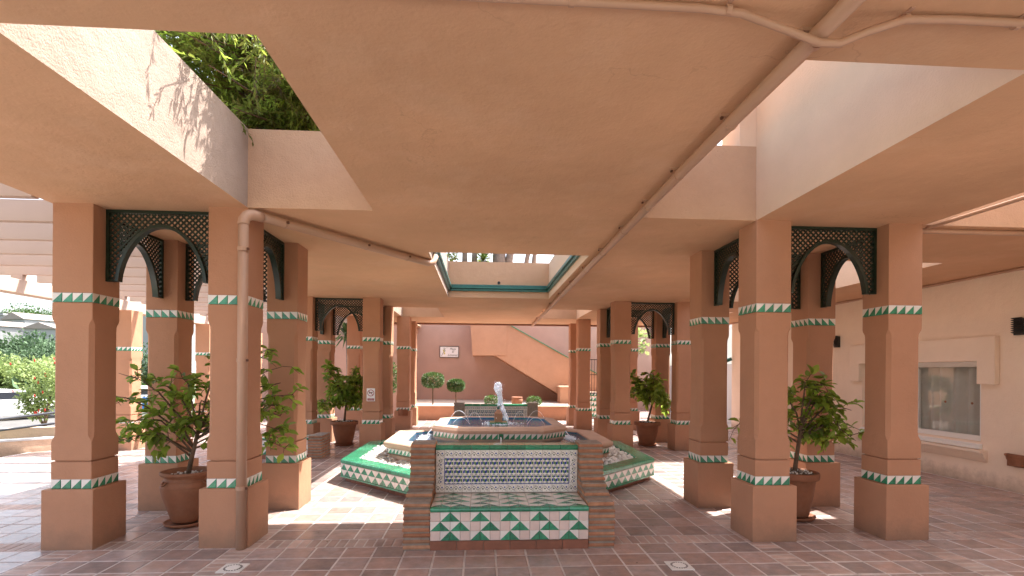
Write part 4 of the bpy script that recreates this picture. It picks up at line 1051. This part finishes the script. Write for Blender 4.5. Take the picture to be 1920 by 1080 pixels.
# iron gate
gt = thing('iron_gate', 'tall black iron gate with thin bars beside the far stair', 'gate', (4.0, 19.3, 0))
for i in range(14):
    m = MB(); m.tube([(.1 * i, 0, .06), (.1 * i, 0, 2.36)], .009, 'black', 6); obj('bar', m, gt)
for z in (.1, 1.05, 1.75, 2.32): m = MB(); m.box(-.03, 1.36, -.015, .015, z, z + .03, 'black'); obj('rail', m, gt)
# tiled stair behind gate
ts = thing('tiled_steps', 'short flight of steps with green and white risers behind the gate', 'steps', (4.6, 21.2, 0))
for i in range(5):
    m = MB(); m.box(-.65, 1.2, .3 * i, 1.6, .2 * i - .003, .2 * i + .2, 'cream'); obj('step', m, ts)
    m = MB()
    for k in range(12): m.add(tile_mb('lr', .147, .15), T(-.57 + .15 * k, .3 * i, .2 * i + .1), R.random())
    obj('riser_tiles', m, ts, stuff=True, fixn=False)

# plumeria and palm beyond
def small_tree(name, label, loc, tr, crowns, k, size, n, bark='bark', cat='tree', group=None):
    t = thing(name, label, cat, loc, 0, group); m = MB()
    for pts, rad in tr: m.tube(pts, rad, bark, 7)
    obj('trunk', m, t, smooth=True); m = MB()
    for c, rx, ry, rz in crowns: shell(m, c, rx, ry, rz, n, size, k, .35)
    obj('crown', m, t, stuff=True, fixn=False); return t
small_tree('frangipani_tree', 'thin branching tree in sun beyond the middle window wall side columns', (6.6, 22.5, 0), [([(0, 0, 0), (.05, 0, 1.6), (-.2, 0, 2.8)], [.07, .05, .04]), ([(.05, 0, 1.6), (.3, .1, 2.9)], [.045, .03]), ([(.0, 0, 1.2), (-.45, 0, 2.6)], [.04, .025])], [((-.2, 0, 3.1), .7, .6, .6), ((.4, .1, 3.3), .6, .6, .6), ((-.6, 0, 2.9), .5, .5, .4)], 'grass', .28, 110)
pm = thing('yucca', 'yucca with drooping leaves beyond the middle pergola side lattice', 'yucca', (-4.35, 16.0, 0)); pm.location = (-4.45, 17.6, 0)
m = MB(); m.tube([(0, 0, 0), (.05, 0, 1.5), (.0, 0, 2.9)], [.09, .07, .06], 'barkg', 8); obj('trunk', m, pm, smooth=True)
blade_plant(pm, (0, 0, 3.0), 110, .85, 'leafd')
blade_plant(pm, (-.3, -.1, 1.4), 60, .6, 'leafd')
small_tree('climbing_shrub', 'dark clipped shrub seen between the middle and rear pergola side columns', (-3.3, 19.6, 0), [([(0, 0, 0), (0, 0, 1.2)], [.04, .03])], [((0, 0, 1.6), .3, .3, .55)], 'box', .09, 700, cat='shrub')

# ------------------------------------------------------------------ house wall with the curtained window
XW = 8.5
hb = thing('house', 'cream stucco house along the corridor with a wide curtained window', 'house', (XW, 0, 0))
m = MB(); W0, W1, Z0, Z1 = 8.27, 11.0, .72, 2.09
for y0, y1, z0, z1 in ((-2, W0, -.3, 5.2), (W1, 17.0, -.3, 5.2), (W0, W1, -.3, Z0), (W0, W1, Z1, 5.2)): m.box(0, .28, y0, y1, z0, z1, 'house')
m.box(.28, 6.0, 16.7, 17.0, -.3, 5.2, 'house'); m.box(.9, .95, 6, 13, -.3, 3.2, 'mauve'); m.box(.28, .9, 6, 13, 3.15, 3.2, 'mauve'); m.box(.28, .9, 6, 13, -.02, 0, 'mauve'); m.box(.28,.9,5.95,6,0,3.2,'mauve'); m.box(.28,.9,13,13.05,0,3.2,'mauve')
obj('wall', m, hb)
m = MB(); hp = [(7.96, 1.70), (W0 - .002, 1.70), (W0 - .002, Z1), (W1 + .002, Z1), (W1 + .002, 1.70), (11.29, 1.70), (11.29, 2.50), (7.96, 2.50)]
m.loft([[(.002, y, z) for y, z in hp], [(-.09, y, z) for y, z in hp]], 'house', True, True); obj('window_hood', m, hb, bevel=.012)
wf = MB(); x0, x1 = .05, .11
wf.box(x0, x1, W0, W1, Z1 - .09, Z1, 'pvc'); wf.box(x0, x1, W0, W1, Z0, Z0 + .09, 'pvc')
for y0, y1 in ((W0, W0 + .07), (W1 - .07, W1), ((W0 + W1) / 2 - .05, (W0 + W1) / 2 + .05)): wf.box(x0, x1, y0, y1, Z0 + .09, Z1 - .09, 'pvc')
win = obj('window', wf, hb, bevel=.006)
for y0, y1 in ((W0 + .07, (W0 + W1) / 2 - .05), ((W0 + W1) / 2 + .05, W1 - .07)):
    m = MB(); m.box(.075, .081, y0, y1, Z0 + .09, Z1 - .09, 'glass'); obj('pane', m, win)
for y in (8.50, 9.02):
    m = MB(); m.tube([(.07, y, 1.36), (.0745, y, 1.36)], .022, 'pot', 14); obj('safety_dot', m, win)
m = MB(); nC = 130; rr = []
for z in (Z0 - .1, Z1 + .1): rr.append([(.19 + .055 * math.sin(i * .55 + .8 * math.sin(i * .11)) + .022 * math.sin(i * .23 + 1), W0 - .1 + (W1 - W0 + .2) * i / nC, z) for i in range(nC + 1)])
m.loft(rr, 'curtain', closed=False); obj('curtain', m, hb, smooth=True, fixn=False)
m = MB(); m.loft([[(-.06, W0 - .03, .60), (-.06, W0 - .03, .645), (.06, W0 - .03, .72), (.06, W0 - .03, .60)], [(-.06, W1 + .03, .60), (-.06, W1 + .03, .645), (.06, W1 + .03, .72), (.06, W1 + .03, .60)]], 'pvc', True, True); obj('sill', m, hb)
m = MB(); pf = [(.002, .59), (-.13, .59), (-.13, .545), (-.09, .535), (-.07, .47), (-.03, .40), (.002, .385)]
m.loft([[(x, W0 - .12, z) for x, z in pf], [(x, W1 + .12, z) for x, z in pf]], 'house', True, True); obj('sill_moulding', m, hb)
for y, lab in ((7.62, 'black louvred wall lamp above the wall pot'), (11.79, 'black louvred wall lamp near the far end of the window hood')):
    t = thing('wall_lamp', lab, 'wall lamp', (XW, y, 2.62), 0, 'louvred lamps on the house wall')
    m = MB(); m.box(-.06, -.001, -.07, .07, -.13, .13, 'black'); obj('housing', m, t)
    for k in range(8): m = MB(); m.box(-.10, -.062, -.08, .08, -.012, -.004, 'black', T(0, 0, -.11 + .032 * k) @ RY(.35)); obj('louvre', m, t)
wall_pot((XW - .001, 7.66, .60), -PI / 2, .16, .2, 'half round terracotta pot hung on the cream house wall')
wb = MB(); wb.box(9.2, 14, 22.0, 22.3, -.3, 5, 'housew'); wb.box(9.2, 9.5, 17.0, 25, -.3, 2.2, 'housew'); tag(obj('garden_house', wb), 'white house glimpsed in sun past the end of the corridor', 'house')
hr = MB(); hr.tube([(7.5, 17.4, 1.9), (8.45, 16.9, 2.35)], .06, 'teal', 8); tag(obj('green_handrail', hr), 'green handrail slanting across the end of the corridor', 'handrail')

# ------------------------------------------------------------------ pergola
pg = thing('pergola', 'pale painted pergola with deep cross joists beside the arcade', 'pergola', (-4.44, 0, 0))
for i in range(-2, 17):
    y = 5.38 + .0 + .9 * i
    if y > 19: continue
    m = MB(); m.box(-4.35, -.002, y, y + .09, 3.55, 3.80, 'pergola'); obj('joist', m, pg, bevel=.006)
    m = MB(); m.box(-4.06, -3.86, y - .01, y + .10, 3.45, 3.549, 'pergola'); obj('spacer_block', m, pg)
m = MB(); m.box(-4.10, -3.82, 3, 19.5, 3.20, 3.449, 'pergola'); obj('edge_beam', m, pg, bevel=.01)
for y, lab in ((12.5, 'nearer pergola post with tile bands standing in sun'), (15.9, 'second pergola post further along the edge beam'), (19.2, 'last pergola post at the far end of the beam')):
    c = thing('pergola_post', lab, 'post', (-8.17, y, 0), 0, 'posts carrying the pergola beam')
    m = MB(); m.add(CB); obj('base', m, c); m = MB(); m.add(CS, Matrix.Diagonal((1, 1, 3.2 / (HC + .02), 1))); obj('shaft', m, c)
    mb = MB(); mb.add(FARBAND['lr'], Matrix.Diagonal((1.0, 1.0, 3.2 / (HC + .02), 1))); obj('tile_band', mb, c, stuff=True, fixn=False)

# ------------------------------------------------------------------ outside to the pergola side
lw = thing('low_wall', 'low salmon kerb wall with white coping beside the ramp', 'low wall', (-9.85, 12.1, 0), math.radians(42))
m = MB(); m.box(-3.0, 1.2, 0, .18, -.5, .26, 'cream'); obj('wall', m, lw); m = MB(); m.box(-3.0, 1.2, -.02, .2, .261, .30, 'housew'); obj('coping', m, lw)
lw = thing('low_wall', 'higher pink wall holding the planted bed behind the ramp', 'low wall', (-11.0, 13.3, 0), math.radians(20))
m = MB(); m.box(-4.0, 3.2, 0, .2, -.5, .40, 'cream'); obj('wall', m, lw)
rl = thing('ramp_railing', 'dark grey two bar handrail rising along the ramp', 'railing', (-11.4, 13.0, 0))
for dz in (.63, .37): m = MB(); m.tube([(-1.5, -.3, dz - .2), (0, 0, dz), (2.6, .5, dz + .36)], .028, 'steel', 8); obj('rail', m, rl, smooth=True)
for x in (-1.2, 1.9): m = MB(); m.tube([(x, .35 * x / 2, -.5), (x, .35 * x / 2, .63 + .14 * x)], .02, 'steel', 8); obj('post', m, rl)
# rubble edge
m = MB()
for i in range(220):
    s = R.uniform(.06, .2); blob_add(m, (R.uniform(-17.5, -11.8), R.uniform(14.6, 17.2), -.5 + s * .4), s, s * .8, s * .6, 'gravel', .2)
o = obj('rocks', m, smooth=False, fixn=False); o['kind'] = 'stuff'
bb = small_tree('bottlebrush_shrub', 'pale green shrub with red flowers beyond the ramp railing', (-13.55, 16.9, -.55), [([(0, 0, 0), (.05, 0, .7), (.2, 0, 1.6)], [.06, .05, .03]), ([(.03, 0, .6), (-.5, 0, 1.5)], [.04, .02])], [((0, 0, 1.65), .62, .6, .85), ((.4, 0, 2.05), .55, .5, .7), ((-.35, .1, 1.35), .42, .45, .5)], 'grass', .11, 750, cat='shrub')
m = MB()
for i in range(16):
    c = (R.uniform(-.55, .85), R.uniform(-.65, -.25), R.uniform(1.0, 2.8)); blob_add(m, c, .022, .022, .05, 'red', .2)
obj('flowers', m, bb, fixn=False, stuff=True)
# hill, houses and trees far off
hl = MB(); nx, ny = 40, 40
def hz(x, y):
    d = max(0, (y - 35) / 90.0); s = d * d * (3 - 2 * d) if d < 1 else 1
    return -.8 + 8.8 * s + 1.2 * math.sin(x * .06) * s + .8 * math.sin(y * .09 + x * .03) * s
vs = [(-260 + 250 * i / nx, 30 + 190 * j / ny, hz(-260 + 250 * i / nx, 30 + 190 * j / ny)) for j in range(ny + 1) for i in range(nx + 1)]
hl.poly(vs, [(j * (nx + 1) + i, j * (nx + 1) + i + 1, (j + 1) * (nx + 1) + i + 1, (j + 1) * (nx + 1) + i) for j in range(ny) for i in range(nx)], 'scrub'); structure('hillside', hl, smooth=True)
sb = MB()
for i in range(420):
    x, y = R.uniform(-150, -25), R.uniform(42, 150)
    if R.random() < .5: x = R.uniform(-1.05, -.7) * y
    r = R.uniform(.7, 2.0); shell(sb, (x, y, hz(x, y) + r * .3), r * 1.2, r * 1.2, r * .8, 34, r * .5, 'hilltree', .5)
o = obj('hillside_scrub', sb, fixn=False); o['kind'] = 'stuff'
def far_x(px, y): 
    # bearing of a point far off (azimuth from the camera), used once to lay the far hill out
    return y * math.tan(math.atan((px - 960) / 967.4) + math.radians(3.5))
M['villaw'] = mat('villa_render', (0.34, 0.34, 0.35), 0.85, (0.5, 0.08))
def villa(px, y, w, d, h, gable, lab, arches=False, z=None):
    x = far_x(px, y); zz = hz(x, y) - .5 if z is None else z
    t = thing('villa', lab, 'villa', (x, y, zz), math.radians(R.uniform(-35, 5)), 'white villas on the far hillside')
    m = MB(); m.box(-w / 2, w / 2, -d / 2, d / 2, 0, h, 'villaw'); obj('wall', m, t)
    m = MB(); o_ = .25; rh = w * .2
    if gable: m.loft([[(-w / 2 - o_, yy, h), (w / 2 + o_, yy, h), (0, yy, h + rh)] for yy in (-d / 2 - o_, d / 2 + o_)], 'roofp', True, True)
    else: m.box(-w / 2 - .2, w / 2 + .2, -d / 2 - .2, d / 2 + .2, h, h + .35, 'villaw')
    obj('roof', m, t)
    for fl in range(int(h // 2.8)):
        for k in range(int(w // 2.6)):
            xx = -w / 2 + 1.2 + k * 2.6; m = MB()
            if arches: m.loft([[(xx - .5, yy, fl * 2.8 + .8), (xx + .5, yy, fl * 2.8 + .8)] + [(xx + .5 * math.cos(a), yy, fl * 2.8 + 1.8 + .5 * math.sin(a)) for a in [PI * q / 8 for q in range(9)]] for yy in (-d / 2 - .03, -d / 2 + .05)], 'greyglass', True, True)
            else: m.box(xx - .45, xx + .45, -d / 2 - .03, -d / 2 + .05, fl * 2.8 + .9, fl * 2.8 + 2.1, 'greyglass')
            obj('window', m, t)
villa(20, 105, 5.5, 5, 4.2, False, 'flat roofed white villa at the top of the hill')
villa(62, 100, 6.5, 6, 3.6, True, 'gabled white villa below the dark pines on the hill')
villa(98, 88, 5, 5, 3.4, True, 'lower white villa with a pale roof beside the column edge')
villa(0, 86, 4.5, 5, 4.0, True, 'white villa behind the mid hill trees at the picture edge')
villa(276, 60, 9, 7, 6.2, False, 'white villa with arched windows glimpsed between pergola post and column', True, z=1.5)
villa(42, 118, 5.5, 5, 4.2, True, 'farthest gabled villa on the hill crest')
def hill_tree(px, y, h, rx, lab, k='hilltree', dz=0):
    x = far_x(px, y); z = hz(x, y) - .4 + dz
    small_tree('hill_tree', lab, (x, y, z), [([(0, 0, 0), (0, 0, h * .6)], [rx * .08, rx * .05])], [((0, 0, h * .60), rx, rx, h * .42), ((rx * .45, -rx * .3, h * .5), rx * .6, rx * .6, h * .3), ((-rx * .5, -rx * .2, h * .5), rx * .6, rx * .6, h * .3)], k, rx * .11, 1100, group='trees on the far hillside')
for a in ((50, 112, 6.5, 4.0, 'wide dark pine on the skyline above the gabled villa', 'leafd'), (95, 112, 5.5, 2.6, 'small round dark pine on the skyline nearest the column', 'leafd'), (5, 110, 5, 2.4, 'bush like tree on the skyline at the edge of the view'),
          (55, 62, 5.4, 4.0, 'large rounded grey green tree in the middle of the slope'), (82, 58, 4.6, 3.6, 'spreading olive coloured tree right of the rounded one'), (30, 55, 3.8, 3.2, 'dark tree low on the slope'), (8, 60, 4.4, 2.8, 'tree climbing the slope at the edge of the view'),
          (100, 52, 5, 2.4, 'light tree touching the column edge'), (68, 46, 3.6, 3.6, 'bright yellow green shrub bank below the slope trees', 'grass'), (10, 46, 3.8, 3.0, 'bright green shrub bank at the edge of the view', 'grass'), (95, 44, 3.4, 2.4, 'pale shrub beside the column edge above the car park', 'grass'),
          (278, 50, 5, 2.2, 'green garden tree below the arched villa'), (283, 36, 2.6, 1.8, 'trimmed hedge like bush under the arched villa', 'leafd')):
    hill_tree(*a[:5], *(a[5:] if len(a) > 5 else ()))
# car park
g = MB(); g.box(-45, -16.5, 19, 33, -.6, -.546, 'asphalt'); structure('car_park', g)
def car(loc, rz, lab):
    c = thing('parked_car', lab, 'car', loc, rz)
    m = MB(); sec = [(-2.1, .35, .75, .80), (-2.05, .25, .9, .84), (-1.2, .22, .95, .86), (0, .22, .95, .87), (1.0, .22, .92, .86), (1.9, .25, .80, .82), (2.1, .35, .6, .72)]
    m.loft([[(x, -w_, z0), (x, w_, z0), (x, w_ + .02, (z0 + z1) / 2), (x, w_ - .04, z1), (x, -w_ + .04, z1), (x, -w_ - .02, (z0 + z1) / 2)] for x, z0, z1, w_ in sec], 'carw', True, True); obj('body', m, c, smooth=False, bevel=.03)
    m = MB(); sec = [(-1.9, .80, .93), (-1.55, .74, 1.38), (-.3, .72, 1.45), (.45, .72, 1.38), (1.15, .78, .95)]
    m.loft([[(x, -.8, .90), (x, .8, .90), (x, w_ - .08, z), (x, -w_ + .08, z)] for x, w_, z in sec], 'carw', True, True); obj('cabin', m, c)
    m = MB(); m.face([(-1.88, -.66, .99), (-1.88, .66, .99), (-1.60, .6, 1.33), (-1.60, -.6, 1.33)], 'dark'); m.box(-1.0, .6, -.80, -.77, .98, 1.30, 'dark'); m.box(-1.0, .6, .77, .80, .98, 1.30, 'dark'); o = obj('windows', m, c, fixn=False)
    for v in o.data.vertices:
        if abs(v.co.x) > 1.5: v.co.x -= .05
    for x in (-1.35, 1.35):
        for s in (-1, 1):
            m = MB(); m.tube([(x, s * .70, .31), (x, s * .89, .31)], .31, 'tyre', 18); o = obj('wheel', m, c); m = MB(); m.tube([(x, s * .88, .31), (x, s * .90, .31)], .19, 'steel', 14); obj('rim', m, o)
    for s in (-1, 1): m = MB(); m.box(-2.13, -2.04, s * .62 - .14, s * .62 + .14, .62, .80, 'carred'); obj('tail_light', m, c)
    m = MB(); m.box(-2.15, -2.06, -.8, .8, .30, .42, 'black'); obj('bumper', m, c)
car((far_x(14, 25.5), 25.5, -.546), math.radians(60), 'white hatchback parked beyond the red flowered shrub')
car((far_x(281, 31.0), 31.0, -.55), math.radians(20), 'pale car glimpsed between pergola post and back column')
ib = thing('display_board', 'narrow blue and white display board standing beyond the pergola posts', 'board', (far_x(276, 22), 22, -.55))
m = MB(); m.box(-.17, .17, -.03, .03, .75, 1.25, 'bluep'); m.box(-.17, .17, -.03, .03, .2, .749, 'housew'); obj('panel', m, ib)
for s in (-.14, .14): m = MB(); m.tube([(s, .05, 0), (s, .05, 1.3)], .025, 'steel', 6); obj('leg', m, ib)
print('objects', len(bpy.data.objects))
